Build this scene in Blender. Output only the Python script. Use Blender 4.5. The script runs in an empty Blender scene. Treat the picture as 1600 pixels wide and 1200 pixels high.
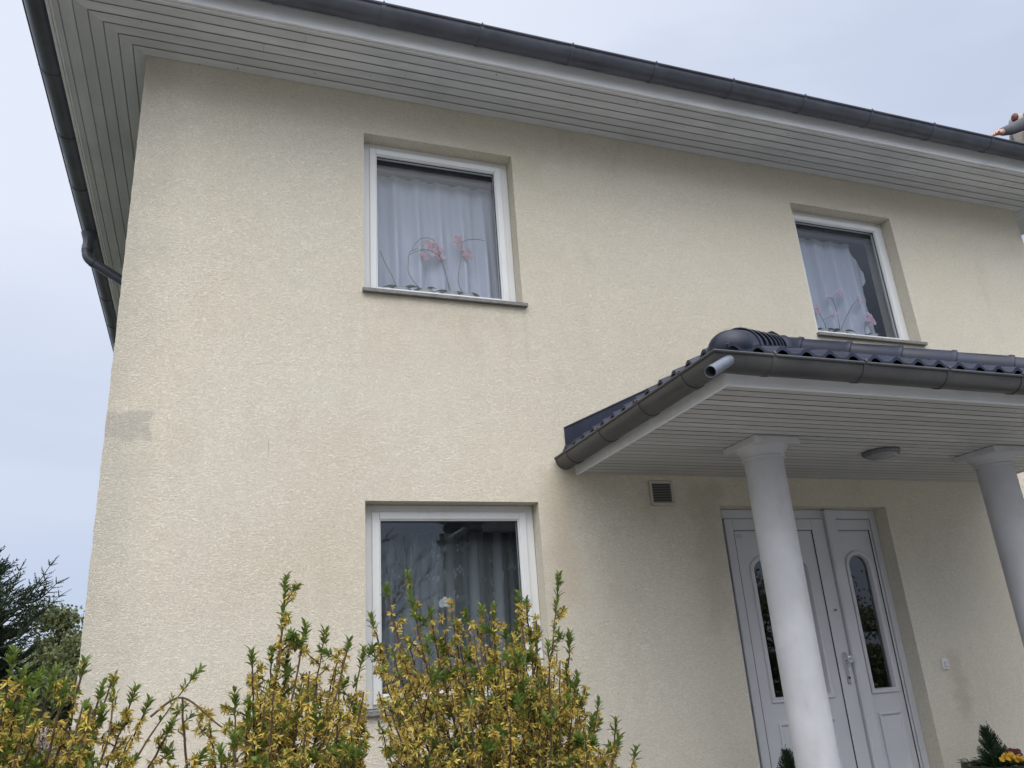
import bpy, math, random
from mathutils import Vector, Matrix, noise
rad = math.radians
scene = bpy.context.scene
COL = scene.collection

# ------------------------------------------------------------------ camera
YAW, PITCH, ROLL, FPX = 0.3693, 0.3487, -0.0706, 1252.89
CAM = Vector((0.6178, -4.9156, 1.2126))
fw = Vector((math.sin(YAW)*math.cos(PITCH), math.cos(YAW)*math.cos(PITCH), math.sin(PITCH)))
r0 = Vector((math.cos(YAW), -math.sin(YAW), 0)); u0 = r0.cross(fw)
rt = r0*math.cos(ROLL)+u0*math.sin(ROLL); up = -r0*math.sin(ROLL)+u0*math.cos(ROLL)
cd = bpy.data.cameras.new('camera'); cam = bpy.data.objects.new('camera', cd); COL.objects.link(cam)
cam.matrix_world = Matrix(((rt.x, up.x, -fw.x, CAM.x), (rt.y, up.y, -fw.y, CAM.y), (rt.z, up.z, -fw.z, CAM.z), (0, 0, 0, 1)))
cd.sensor_width = 36; cd.lens = FPX/1600*36; cd.clip_start = 0.05; cd.clip_end = 1000
scene.camera = cam
def at(px, py, Y):
    """point of the photograph's ray that lies at depth Y"""
    d = fw*FPX + rt*(px-800) - up*(py-600)
    return CAM + d*((Y-CAM.y)/d.y)

# ------------------------------------------------------------------ light
SUN_EL, SUN_AZ = rad(57), rad(196)     # azimuth clockwise from +Y
sdir = Vector((math.sin(SUN_AZ)*math.cos(SUN_EL), math.cos(SUN_AZ)*math.cos(SUN_EL), math.sin(SUN_EL)))
world = bpy.data.worlds.new("World"); scene.world = world; world.use_nodes = True
nt = world.node_tree; nt.nodes.clear()
def wn(t, **k):
    n = nt.nodes.new(t)
    for a, b in k.items(): setattr(n, a, b)
    return n
wo = wn('ShaderNodeOutputWorld'); bg = wn('ShaderNodeBackground'); bg.inputs['Strength'].default_value = 0.1
sky = wn('ShaderNodeTexSky', sky_type='NISHITA', sun_disc=False); sky.sun_elevation = SUN_EL; sky.sun_rotation = SUN_AZ
tc = wn('ShaderNodeTexCoord')
vm = wn('ShaderNodeVectorMath', operation='DOT_PRODUCT'); vm.inputs[1].default_value = sdir
nt.links.new(tc.outputs['Generated'], vm.inputs[0])
mr = wn('ShaderNodeMapRange', interpolation_type='SMOOTHSTEP'); mr.inputs[1].default_value = 0.28; mr.inputs[2].default_value = 1.0
nt.links.new(vm.outputs['Value'], mr.inputs[0])
# thin cloud sheet away from the sun, bright veil round the sun
cl = wn('ShaderNodeMix', data_type='RGBA'); nt.links.new(mr.outputs[0], cl.inputs[0])
cl.inputs[6].default_value = (7.8, 8.4, 9.7, 1); cl.inputs[7].default_value = (31, 31.5, 33, 1)
mp = wn('ShaderNodeMapping'); mp.inputs['Scale'].default_value = (1.0, 1.3, 2.6); mp.inputs['Location'].default_value = (0.3, 0.1, 0.55)
nt.links.new(tc.outputs['Generated'], mp.inputs[0])
no = wn('ShaderNodeTexNoise'); no.inputs['Scale'].default_value = 1.5; no.inputs['Detail'].default_value = 4; no.inputs['Roughness'].default_value = .5; no.inputs['Distortion'].default_value = .6
nt.links.new(mp.outputs[0], no.inputs['Vector'])
cr = wn('ShaderNodeMapRange'); cr.inputs[1].default_value = .36; cr.inputs[2].default_value = .66; cr.inputs[3].default_value = .0; cr.inputs[4].default_value = 1.0
nt.links.new(no.outputs['Fac'], cr.inputs[0])
# the sheet is thinner low down
sx = wn('ShaderNodeSeparateXYZ'); nt.links.new(tc.outputs['Generated'], sx.inputs[0])
ze = wn('ShaderNodeMapRange'); ze.inputs[1].default_value = .03; ze.inputs[2].default_value = .5; ze.inputs[3].default_value = -.2; ze.inputs[4].default_value = .85
nt.links.new(sx.outputs['Z'], ze.inputs[0])
ad = wn('ShaderNodeMath', operation='ADD'); ad.use_clamp = True
mu = wn('ShaderNodeMath', operation='MULTIPLY'); mu.inputs[1].default_value = .42
nt.links.new(cr.outputs[0], mu.inputs[0]); nt.links.new(mu.outputs[0], ad.inputs[0]); nt.links.new(ze.outputs[0], ad.inputs[1])
# and wears thin towards the right
xr = wn('ShaderNodeMapRange'); xr.inputs[1].default_value = .25; xr.inputs[2].default_value = .8; xr.inputs[3].default_value = 0; xr.inputs[4].default_value = .62
nt.links.new(sx.outputs['X'], xr.inputs[0]); a2 = wn('ShaderNodeMath', operation='SUBTRACT'); a2.use_clamp = True
nt.links.new(ad.outputs[0], a2.inputs[0]); nt.links.new(xr.outputs[0], a2.inputs[1])
bl = wn('ShaderNodeMix', data_type='RGBA'); nt.links.new(a2.outputs[0], bl.inputs[0])
veil = wn('ShaderNodeMix', data_type='RGBA'); veil.inputs[0].default_value = .72
nt.links.new(sky.outputs[0], veil.inputs[6]); veil.inputs[7].default_value = (5.9, 6.7, 8.8, 1)
nt.links.new(veil.outputs[2], bl.inputs[6]); nt.links.new(cl.outputs[2], bl.inputs[7])
# overcast dims towards the horizon on the sunward side of the sky (y < 0)
hz = wn('ShaderNodeMapRange', interpolation_type='SMOOTHSTEP'); hz.inputs[1].default_value = .0; hz.inputs[2].default_value = .5; hz.inputs[3].default_value = .50; hz.inputs[4].default_value = 1
nt.links.new(sx.outputs['Z'], hz.inputs[0])
yy_ = wn('ShaderNodeMapRange', interpolation_type='SMOOTHSTEP'); yy_.inputs[1].default_value = -.35; yy_.inputs[2].default_value = .15
nt.links.new(sx.outputs['Y'], yy_.inputs[0])
mxh = wn('ShaderNodeMath', operation='MAXIMUM'); nt.links.new(hz.outputs[0], mxh.inputs[0]); nt.links.new(yy_.outputs[0], mxh.inputs[1])
dim = wn('ShaderNodeVectorMath', operation='SCALE'); nt.links.new(bl.outputs[2], dim.inputs[0]); nt.links.new(mxh.outputs[0], dim.inputs[3])
nt.links.new(dim.outputs[0], bg.inputs['Color']); nt.links.new(bg.outputs[0], wo.inputs['Surface'])
sl = bpy.data.lights.new('sun', 'SUN'); sl.energy = 1.05; sl.angle = rad(35); sl.color = (1, .95, .87)
so = bpy.data.objects.new('sun', sl); COL.objects.link(so)
so.rotation_euler = (-sdir).to_track_quat('-Z', 'Y').to_euler()
vs = scene.view_settings; vs.view_transform = 'Standard'; vs.look = 'None'; vs.exposure = 0.0; vs.gamma = 1
scene.cycles.max_bounces = 8; scene.cycles.transparent_max_bounces = 24

# ------------------------------------------------------------------ mesh helpers
class MB:
    def __init__(s): s.v = []; s.f = []; s.t = []; s.m = []; s.cur = 0; s.tint = .5
    def face(s, idx): s.f.append(idx); s.t.append(s.tint); s.m.append(s.cur)
    def poly(s, pts):
        b = len(s.v); s.v += [tuple(p) for p in pts]; s.face(list(range(b, b+len(pts))))
    def box(s, x0, x1, y0, y1, z0, z1, bev=0):
        if bev > 0:
            return s.bbox(x0, x1, y0, y1, z0, z1, bev)
        b = len(s.v)
        s.v += [(x, y, z) for z in (z0, z1) for y in (y0, y1) for x in (x0, x1)]
        for q in ((0, 2, 3, 1), (4, 5, 7, 6), (0, 1, 5, 4), (2, 6, 7, 3), (0, 4, 6, 2), (1, 3, 7, 5)):
            s.face([b+i for i in q])
    def bbox(s, x0, x1, y0, y1, z0, z1, c):
        # chamfered box
        P = {}
        b = len(s.v)
        X = (x0, x1); Y = (y0, y1); Z = (z0, z1)
        for i in (0, 1):
            for j in (0, 1):
                for k in (0, 1):
                    sx_ = 1 if i == 0 else -1; sy_ = 1 if j == 0 else -1; sz_ = 1 if k == 0 else -1
                    P[i, j, k, 0] = len(s.v); s.v.append((X[i], Y[j]+sy_*c, Z[k]+sz_*c))
                    P[i, j, k, 1] = len(s.v); s.v.append((X[i]+sx_*c, Y[j], Z[k]+sz_*c))
                    P[i, j, k, 2] = len(s.v); s.v.append((X[i]+sx_*c, Y[j]+sy_*c, Z[k]))
        F = s.face
        for i in (0, 1):
            q = [P[i, 0, 0, 0], P[i, 1, 0, 0], P[i, 1, 1, 0], P[i, 0, 1, 0]]; F(q if i else q[::-1])
        for j in (0, 1):
            q = [P[0, j, 0, 1], P[1, j, 0, 1], P[1, j, 1, 1], P[0, j, 1, 1]]; F(q if j == 0 else q[::-1])
        for k in (0, 1):
            q = [P[0, 0, k, 2], P[1, 0, k, 2], P[1, 1, k, 2], P[0, 1, k, 2]]; F(q if k else q[::-1])
        for j in (0, 1):
            for k in (0, 1): F([P[0, j, k, 1], P[1, j, k, 1], P[1, j, k, 2], P[0, j, k, 2]])
        for i in (0, 1):
            for k in (0, 1): F([P[i, 0, k, 0], P[i, 1, k, 0], P[i, 1, k, 2], P[i, 0, k, 2]])
        for i in (0, 1):
            for j in (0, 1): F([P[i, j, 0, 0], P[i, j, 1, 0], P[i, j, 1, 1], P[i, j, 0, 1]])
        for i in (0, 1):
            for j in (0, 1):
                for k in (0, 1): F([P[i, j, k, 0], P[i, j, k, 1], P[i, j, k, 2]])
    def rings(s, rings, close=True, cap=False):
        b = len(s.v); n = len(rings[0])
        for r in rings: s.v += [tuple(p) for p in r]
        m = n if close else n-1
        for i in range(len(rings)-1):
            for j in range(m):
                a = b+i*n+j; c = b+i*n+(j+1) % n
                s.face([a, c, c+n, a+n])
        if cap:
            s.face([b+j for j in range(n)][::-1]); s.face([b+(len(rings)-1)*n+j for j in range(n)])
    def tube(s, path, r, n=8, cap=True):
        path = [Vector(p) for p in path]
        R = r if isinstance(r, (list, tuple)) else [r]*len(path)
        T = []
        for i in range(len(path)):
            a = path[max(i-1, 0)]; c = path[min(i+1, len(path)-1)]
            T.append((c-a).normalized() if (c-a).length > 1e-9 else Vector((0, 0, 1)))
        ref = Vector((0, 0, 1)) if abs(T[0].z) < .9 else Vector((1, 0, 0))
        N = T[0].cross(ref).normalized(); out = []
        for i, p in enumerate(path):
            N = (N - T[i]*N.dot(T[i]))
            N = N.normalized() if N.length > 1e-6 else T[i].orthogonal().normalized()
            B = T[i].cross(N)
            out.append([p + (N*math.cos(2*math.pi*k/n)+B*math.sin(2*math.pi*k/n))*R[i] for k in range(n)])
        s.rings(out, True, cap)
    def lathe(s, prof, c, n=32, cap=True):
        s.rings([[(c[0]+r*math.cos(2*math.pi*k/n), c[1]+r*math.sin(2*math.pi*k/n), c[2]+z) for k in range(n)] for r, z in prof], True, cap)
    def prism(s, outline, x0, x1):
        """outline in (y,z), swept along X"""
        a = [(x0, y, z) for y, z in outline]; b = [(x1, y, z) for y, z in outline]
        s.rings([a, b], True, True)
    def build(s, name, mat, parent=None, smooth=False, fixn=False):
        me = bpy.data.meshes.new(name); me.from_pydata(s.v, [], s.f)
        mats = mat if isinstance(mat, (list, tuple)) else [mat]
        for m_ in mats: me.materials.append(m_)
        if len(mats) > 1: me.polygons.foreach_set('material_index', s.m)
        at_ = me.attributes.new('tint', 'FLOAT', 'FACE'); at_.data.foreach_set('value', s.t)
        if fixn:
            import bmesh
            bm = bmesh.new(); bm.from_mesh(me); bmesh.ops.recalc_face_normals(bm, faces=bm.faces); bm.to_mesh(me); bm.free()
        if smooth:
            me.polygons.foreach_set('use_smooth', [True]*len(me.polygons))
            if smooth != 'full': me.set_sharp_from_angle(angle=rad(40))
        me.update()
        o = bpy.data.objects.new(name, me); COL.objects.link(o)
        if parent: o.parent = parent
        return o
def thing(name, label, cat, group=None, loc=(0, 0, 0)):
    o = bpy.data.objects.new(name, None); COL.objects.link(o); o.location = loc
    o['label'] = label; o['category'] = cat
    if group: o['group'] = group
    o.empty_display_size = .2
    return o
def tag(o, label=None, cat=None, group=None, kind=None):
    if label: o['label'] = label
    if cat: o['category'] = cat
    if group: o['group'] = group
    if kind: o['kind'] = kind
    return o

# ------------------------------------------------------------------ materials
class MT:
    def __init__(s, name):
        s.m = bpy.data.materials.new(name); s.m.use_nodes = True; s.t = s.m.node_tree; s.t.nodes.clear()
        s.out = s.n('ShaderNodeOutputMaterial'); s.co = s.n('ShaderNodeTexCoord').outputs['Object']
    def n(s, t, **k):
        x = s.t.nodes.new(t)
        for a, b in k.items(): setattr(x, a, b)
        return x
    def l(s, a, b): s.t.links.new(a, b)
    def mapping(s, scale=(1, 1, 1), rot=(0, 0, 0), loc=(0, 0, 0)):
        m = s.n('ShaderNodeMapping'); m.inputs['Scale'].default_value = scale; m.inputs['Rotation'].default_value = rot; m.inputs['Location'].default_value = loc
        s.l(s.co, m.inputs[0]); return m.outputs[0]
    def noise(s, scale, detail=3, vec=None, rough=.5, dist=0):
        x = s.n('ShaderNodeTexNoise'); x.inputs['Scale'].default_value = scale; x.inputs['Detail'].default_value = detail
        x.inputs['Roughness'].default_value = rough; x.inputs['Distortion'].default_value = dist
        s.l(vec if vec is not None else s.co, x.inputs['Vector']); return x.outputs['Fac']
    def ramp(s, fac, a, b, lo=0., hi=1., smooth=True):
        x = s.n('ShaderNodeMapRange'); x.interpolation_type = 'SMOOTHSTEP' if smooth else 'LINEAR'
        for i, v in enumerate((a, b, lo, hi)): x.inputs[i+1].default_value = v
        s.l(fac, x.inputs[0]); return x.outputs[0]
    def mix(s, fac, c0, c1, mode='MIX'):
        x = s.n('ShaderNodeMix', data_type='RGBA', blend_type=mode)
        for i, v in ((0, fac), (6, c0), (7, c1)):
            if hasattr(v, 'links'): s.l(v, x.inputs[i])
            elif i == 0: x.inputs[0].default_value = v
            else: x.inputs[i].default_value = (*v, 1) if len(v) == 3 else v
        return x.outputs[2]
    def math(s, op, a, b=0, clamp=False):
        x = s.n('ShaderNodeMath', operation=op); x.use_clamp = clamp
        for i, v in ((0, a), (1, b)):
            if hasattr(v, 'links'): s.l(v, x.inputs[i])
            else: x.inputs[i].default_value = v
        return x.outputs[0]
    def bump(s, h, strength=.5, dist=.01, prev=None):
        x = s.n('ShaderNodeBump'); x.inputs['Strength'].default_value = strength; x.inputs['Distance'].default_value = dist
        s.l(h, x.inputs['Height'])
        if prev is not None: s.l(prev, x.inputs['Normal'])
        return x.outputs[0]
    def pbr(s, col, rough=.6, metal=0, nrm=None, spec=.5, out=True, **k):
        p = s.n('ShaderNodeBsdfPrincipled')
        for i, v in (('Base Color', col), ('Roughness', rough), ('Metallic', metal), ('Specular IOR Level', spec)):
            if hasattr(v, 'links'): s.l(v, p.inputs[i])
            elif i == 'Base Color': p.inputs[i].default_value = (*v, 1)
            else: p.inputs[i].default_value = v
        for kk, v in k.items(): p.inputs[kk.replace('_', ' ')].default_value = v
        if nrm is not None: s.l(nrm, p.inputs['Normal'])
        if out: s.l(p.outputs[0], s.out.inputs[0])
        return p
    def attr(s, name='tint'):
        a = s.n('ShaderNodeAttribute', attribute_name=name); return a.outputs['Fac']

def xz_mask(M, cx, cz, hx, hz, soft, warp=.05):
    """irregular patch mask on the front wall round (cx,cz)"""
    sp = M.n('ShaderNodeSeparateXYZ'); M.l(M.co, sp.inputs[0])
    nn = M.math('MULTIPLY', M.math('SUBTRACT', M.noise(9, 4), .5), warp*4)
    dx = M.math('SUBTRACT', M.math('ABSOLUTE', M.math('SUBTRACT', sp.outputs['X'], cx)), hx)
    dz = M.math('SUBTRACT', M.math('ABSOLUTE', M.math('SUBTRACT', sp.outputs['Z'], cz)), hz)
    d = M.math('ADD', M.math('MAXIMUM', dx, dz), nn)
    return M.ramp(d, -soft, soft, 1, 0)

def mat_plaster():
    M = MT('plaster')
    v = M.mapping((1, 1, 2.6), (0, rad(7), 0))
    wob = M.n('ShaderNodeVectorMath', operation='ADD')
    w2 = M.n('ShaderNodeTexNoise'); w2.inputs['Scale'].default_value = 3.2; w2.inputs['Detail'].default_value = 2; M.l(M.co, w2.inputs['Vector'])
    sc = M.n('ShaderNodeVectorMath', operation='SCALE'); sc.inputs[3].default_value = .10; M.l(w2.outputs['Color'], sc.inputs[0])
    M.l(v, wob.inputs[0]); M.l(sc.outputs[0], wob.inputs[1])
    h1 = M.noise(56, 2, wob.outputs[0], .55, 1.0)
    h2 = M.noise(150, 2, M.co, .6)
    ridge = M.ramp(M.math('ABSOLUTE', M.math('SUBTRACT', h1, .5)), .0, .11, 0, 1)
    h = M.math('ADD', M.math('MULTIPLY', ridge, .55), M.math('MULTIPLY', h2, .4))
    nb = M.bump(h, .66, .0050)
    # colour: warm cream with weather patches that keep their own shape
    big = M.noise(.55, 5, M.mapping((1, 1, .8)), .6)
    med = M.noise(2.2, 5, M.mapping((1.2, 1, .45)), .65)
    c = M.mix(M.ramp(big, .38, .64), (.715, .655, .535), (.725, .675, .570))
    c = M.mix(M.ramp(med, .52, .78, 0, .28), c, (.50, .445, .34))
    grime = M.ramp(M.noise(1.1, 6, M.mapping((1, 1, 1.2), loc=(3, 0, 7)), .62), .5, .72, 0, .08)
    c = M.mix(grime, c, (.42, .40, .36))
    # rain soiled strip down the left corner
    sp = M.n('ShaderNodeSeparateXYZ'); M.l(M.co, sp.inputs[0])
    edge = M.ramp(M.math('ADD', sp.outputs['X'], M.math('MULTIPLY', M.noise(3, 5), .5)), .20, .60, .36, 0)
    c = M.mix(edge, c, (.37, .35, .31))
    for a in ((.08, 2.725, .16, .085, .012, .028, .55, (.42, .395, .35)),      # damp repair patch
              (2.80, 2.05, .10, .42, .09, .06, .25, (.50, .38, .22)),            # ochre by the lower window
              (3.95, 1.95, .11, .5, .09, .08, .22, (.38, .33, .26)),             # beside the door
              (5.95, .92, .06, .22, .05, .05, .35, (.42, .32, .24)),             # below the bell
              (3.75, 2.30, .35, .10, .08, .08, .2, (.40, .36, .25)),
              (2.55, 4.98, .35, .16, .12, .1, .18, (.50, .44, .26)),
              (2.05, 3.62, .45, .05, .06, .06, .22, (.50, .42, .36)), (1.50, 3.55, .012, .13, .015, .01, .16, (.42, .40, .36)), (2.655, 3.5, .012, .18, .015, .01, .16, (.42, .40, .36)),
              (.905, 2.62, .0012, .06, .002, .006, .5, (.30, .28, .25)),
              (5.0, 4.4, .2, .5, .2, .15, .12, (.55, .50, .42)),
              (1.0, 1.9, .5, .25, .3, .15, .18, (.60, .50, .36)),
              (1.25, 2.35, .25, .5, .2, .15, .16, (.60, .48, .36))):
        m = xz_mask(M, *a[:6]); c = M.mix(M.math('MULTIPLY', m, a[6]), c, a[7])
    # shadow lines of the scraped furrows, painted in as darker colour
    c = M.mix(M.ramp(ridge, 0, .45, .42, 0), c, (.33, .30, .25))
    M.pbr(c, .92, 0, nb, .2)
    return M.m

def mat_wood(name, c0, c1, stretch=(1, 1, 1), spots=True):
    M = MT(name)
    v = M.mapping(stretch)
    g = M.noise(18, 5, v, .6)
    big = M.noise(2.2, 4, None, .6)
    c = M.mix(M.ramp(g, .35, .7), c0, c1)
    c = M.mix(M.ramp(big, .42, .75, 0, .45), c, tuple(x*.72 for x in c0))
    c = M.mix(M.ramp(M.attr(), 0, 1, .0, .38, False), c, tuple(x*.7 for x in c0))
    if spots:
        vo = M.n('ShaderNodeTexVoronoi'); vo.inputs['Scale'].default_value = 7; M.l(M.co, vo.inputs['Vector'])
        c = M.mix(M.ramp(vo.outputs['Distance'], .03, .055, .8, 0), c, (.04, .035, .03))
    M.pbr(c, .55, 0, M.bump(g, .25, .002), .4)
    return M.m

def mat_simple(name, col, rough=.5, metal=0, spec=.5, var=.12, bscale=40, bstr=.05, dirt=None, **k):
    M = MT(name)
    n1 = M.noise(bscale, 4); n2 = M.noise(3.1, 4, None, .6)
    c = M.mix(M.ramp(n2, .35, .7, 0, 1), tuple(x*(1-var) for x in col), tuple(min(1, x*(1+var)) for x in col))
    if dirt:
        c = M.mix(M.ramp(M.noise(5, 6, M.mapping((1, 1, .4), loc=(1, 2, 3)), .65), .5, .75, 0, .5), c, dirt)
    r = M.ramp(n2, .3, .7, rough*.85, min(1, rough*1.15))
    M.pbr(c, r, metal, M.bump(n1, bstr, .003), spec, **k)
    return M.m

def mat_tint(name, dark, light, rough=.5, trans=.0, tcol=None, spec=.4, bump=None):
    M = MT(name)
    c = M.mix(M.attr(), dark, light)
    p = M.pbr(c, rough, 0, M.bump(M.noise(bump, 3), .3, .002) if bump else None, spec, out=False)
    if trans:
        t = M.n('ShaderNodeBsdfTranslucent'); cc = M.mix(.5, c, tcol or light); M.l(cc, t.inputs[0])
        mx = M.n('ShaderNodeMixShader'); mx.inputs[0].default_value = trans
        M.l(p.outputs[0], mx.inputs[1]); M.l(t.outputs[0], mx.inputs[2]); M.l(mx.outputs[0], M.out.inputs[0])
    else: M.l(p.outputs[0], M.out.inputs[0])
    return M.m

def mat_glass(name, ior=1.75, tint=(.80, .84, .86), wav=.0):
    M = MT(name)
    lw = M.n('ShaderNodeLayerWeight'); lw.inputs[0].default_value = .5
    f5 = M.math('POWER', lw.outputs['Facing'], 4.0); fr_ = M.math('ADD', M.math('MULTIPLY', f5, 1-ior), ior, True)
    tr = M.n('ShaderNodeBsdfTransparent'); tr.inputs[0].default_value = (*tint, 1)
    gl = M.n('ShaderNodeBsdfGlossy'); gl.inputs['Roughness'].default_value = .0; gl.inputs['Color'].default_value = (.93, .96, 1, 1)
    mx = M.n('ShaderNodeMixShader'); M.l(fr_, mx.inputs[0]); M.l(tr.outputs[0], mx.inputs[1]); M.l(gl.outputs[0], mx.inputs[2])
    M.l(mx.outputs[0], M.out.inputs[0]); return M.m

def mat_curtain(name, opac, col=(.85, .86, .9), pattern=False):
    M = MT(name)
    d = M.n('ShaderNodeBsdfDiffuse'); d.inputs[0].default_value = (*col, 1)
    t = M.n('ShaderNodeBsdfTranslucent'); t.inputs[0].default_value = (*col, 1)
    tr = M.n('ShaderNodeBsdfTransparent')
    a = M.n('ShaderNodeMixShader'); a.inputs[0].default_value = .3; M.l(d.outputs[0], a.inputs[1]); M.l(t.outputs[0], a.inputs[2])
    b = M.n('ShaderNodeMixShader'); M.l(tr.outputs[0], b.inputs[1]); M.l(a.outputs[0], b.inputs[2])
    # attribute 'tint' marks heavier weave (hems, embroidery)
    M.l(M.ramp(M.attr(), 0, 1, opac, 1, False), b.inputs[0])
    M.l(b.outputs[0], M.out.inputs[0]); return M.m

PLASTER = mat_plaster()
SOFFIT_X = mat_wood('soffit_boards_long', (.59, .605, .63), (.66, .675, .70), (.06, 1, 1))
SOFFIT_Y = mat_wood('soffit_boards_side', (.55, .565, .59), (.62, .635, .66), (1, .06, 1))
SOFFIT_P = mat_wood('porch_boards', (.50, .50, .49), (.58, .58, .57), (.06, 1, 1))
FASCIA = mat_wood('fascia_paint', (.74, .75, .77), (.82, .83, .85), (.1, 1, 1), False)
PVC = mat_simple('white_frame', (.68, .69, .69), .35, spec=.5, var=.03, bstr=.01, dirt=(.6, .6, .58))
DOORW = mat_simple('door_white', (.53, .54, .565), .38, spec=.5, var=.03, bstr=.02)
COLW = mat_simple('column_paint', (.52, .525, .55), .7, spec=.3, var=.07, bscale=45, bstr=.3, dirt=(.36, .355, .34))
GUT = mat_simple('gutter_slate', (.075, .082, .105), .42, spec=.5, var=.2, bstr=.04, dirt=(.12, .13, .14))
GUTP = mat_simple('gutter_porch', (.060, .060, .062), .45, spec=.5, var=.2, bstr=.04, dirt=(.10, .095, .085))
ZINC = mat_simple('outlet_zinc', (.26, .29, .34), .45, metal=.5, var=.2, bstr=.05)
BLIND = mat_simple('blind_fabric', (.035, .037, .045), .8)
GAP = mat_simple('old_batten', (.30, .295, .29), .9)
BLACK = mat_simple('rubber_black', (.02, .02, .022), .6)
TILE = mat_simple('glazed_blue_tile', (.013, .018, .040), .46, spec=.34, var=.35, bscale=120, bstr=.10, dirt=(.045, .05, .055))
STEEL = mat_simple('handle_steel', (.55, .56, .58), .3, metal=.9, var=.05)
GLASS = mat_glass('coated_glass', .02, (.90, .92, .93)); GLASS2 = mat_glass('window_glass', .060, (.86, .89, .9))
DGLASS = mat_glass('door_glass', .13, (.45, .48, .5))
ROOM = mat_simple('room_wall', (.07, .068, .066), .9)
DARKROOM = mat_simple('hall_dark', (.05, .05, .05), .9)
GRANITE = None
def mat_granite():
    M = MT('granite_sill')
    vo = M.n('ShaderNodeTexVoronoi'); vo.inputs['Scale'].default_value = 170; M.l(M.co, vo.inputs['Vector'])
    c = M.mix(M.ramp(vo.outputs['Distance'], .2, .6), (.06, .06, .06), (.22, .215, .205))
    c = M.mix(M.ramp(M.noise(20, 5), .55, .7, 0, .6), c, (.12, .12, .10))
    M.pbr(c, .6, 0, M.bump(M.noise(120, 3), .3, .002), .4); return M.m
GRANITE = mat_granite()

# ================================================================== GROUND
random.seed(4)
GZ = -.35
def mat_grass():
    M = MT('lawn'); n = M.noise(6, 6, None, .7); f = M.noise(120, 3)
    c = M.mix(M.ramp(n, .35, .65), (.070, .073, .050), (.12, .122, .09)); c = M.mix(M.ramp(f, .3, .7, 0, .6), c, (.03, .05, .012))
    M.pbr(c, .9, 0, M.bump(f, .8, .03), .2); return M.m
g = MB(); g.poly([(-150, -150, GZ), (150, -150, GZ), (150, 150, GZ), (-150, 150, GZ)])
tag(g.build('ground', mat_grass()), kind='structure')
def mat_paving():
    M = MT('paving'); br = M.n('ShaderNodeTexBrick'); br.inputs['Scale'].default_value = 4
    br.inputs['Color1'].default_value = (.15, .145, .14, 1); br.inputs['Color2'].default_value = (.11, .105, .10, 1); br.inputs['Mortar'].default_value = (.12, .11, .10, 1)
    M.l(M.co, br.inputs['Vector']); c = M.mix(M.ramp(M.noise(7, 5), .4, .7, 0, .4), br.outputs['Color'], (.18, .17, .15))
    M.pbr(c, .85, 0, M.bump(M.noise(60, 4), .4, .004)); return M.m
PAVE = mat_paving()
def mat_gravel():
    M = MT('bounce_gravel'); vo = M.n('ShaderNodeTexVoronoi'); vo.inputs['Scale'].default_value = 55; M.l(M.co, vo.inputs['Vector'])
    c = M.mix(vo.outputs['Color'], (.33, .325, .32), (.46, .45, .44)); c = M.mix(M.ramp(M.noise(1.2, 5), .4, .7, 0, .5), c, (.38, .37, .35))
    M.pbr(c, .9, 0, M.bump(vo.outputs['Distance'], .8, .01), .2); return M.m
def mat_soil():
    M = MT('bed_soil'); M.pbr(M.mix(M.noise(14, 6), (.05, .038, .028), (.12, .09, .065)), .95, 0, M.bump(M.noise(40, 5), .9, .02), .2); return M.m
g = MB(); g.poly([(-5, -11, GZ+.004), (16, -11, GZ+.004), (16, -2.2, GZ+.004), (-5, -2.2, GZ+.004)])
tag(g.build('bounce_forecourt', mat_gravel()), kind='structure')  # unseen pale ground, added to bounce neutral light up at the soffits
g = MB(); g.box(3.1, 6.5, -9, -2.05, GZ-.1, GZ+.03); tag(g.build('path', PAVE), kind='structure')
g = MB(); g.poly([(-1.5, -2.4, GZ+.008), (2.9, -2.4, GZ+.008), (2.9, -.01, GZ+.008), (-1.5, -.01, GZ+.008)]); tag(g.build('flower_bed', mat_soil()), kind='structure')

# ================================================================== HOUSE
W, DEP, H, OV = 8.213, 9.0, 5.389, .555
WX0, WX1, WZ0, WZ1 = 1.4915, 2.6492, 3.752, 5.044
LZ0, LZ1 = 1.074, 2.294
UX0, UX1 = 5.3157, 6.4641
DX0, DX1, DZ0, DZ1 = 4.068, 5.616, .13, 2.279
house = thing('house', 'two storey cream rendered house with grey eaves, white windows and tiled entrance porch', 'house')

# --- walls
TH = .36
w = MB()
xs = sorted({0, WX0, WX1, DX0, DX1, UX0, UX1, W}); zs = sorted({GZ-.3, DZ0, LZ0, LZ1, DZ1, WZ0, WZ1, H+.06})
def inside(x, z):
    return (WX0 < x < WX1 and (WZ0 < z < WZ1 or LZ0 < z < LZ1)) or (UX0 < x < UX1 and WZ0 < z < WZ1) or (DX0 < x < DX1 and DZ0 < z < DZ1)
rnd = random.Random(3)
jit = {}
def cornerx(z):
    k = round(z, 3)
    return .0035*noise.noise(Vector((0, 3.3, z*14)))+.002*noise.noise(Vector((5, 1.3, z*45)))
for i in range(len(xs)-1):
    for j in range(len(zs)-1):
        xm = (xs[i]+xs[i+1])/2; zm = (zs[j]+zs[j+1])/2
        if inside(xm, zm): continue
        if i == 0:   # the worn left corner gets a slightly uneven arris
            a = zs[j]; n = max(1, int((zs[j+1]-a)/.03)); st = (zs[j+1]-a)/n
            for k in range(n):
                z0, z1 = a+k*st, a+(k+1)*st
                w.poly([(cornerx(z0), 0, z0), (xs[1], 0, z0), (xs[1], 0, z1), (cornerx(z1), 0, z1)])
                w.poly([(cornerx(z0), 0, z0), (cornerx(z1), 0, z1), (-.0, .05, z1), (-.0, .05, z0)])
        else:
            w.poly([(xs[i], 0, zs[j]), (xs[i+1], 0, zs[j]), (xs[i+1], 0, zs[j+1]), (xs[i], 0, zs[j+1])])
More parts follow.
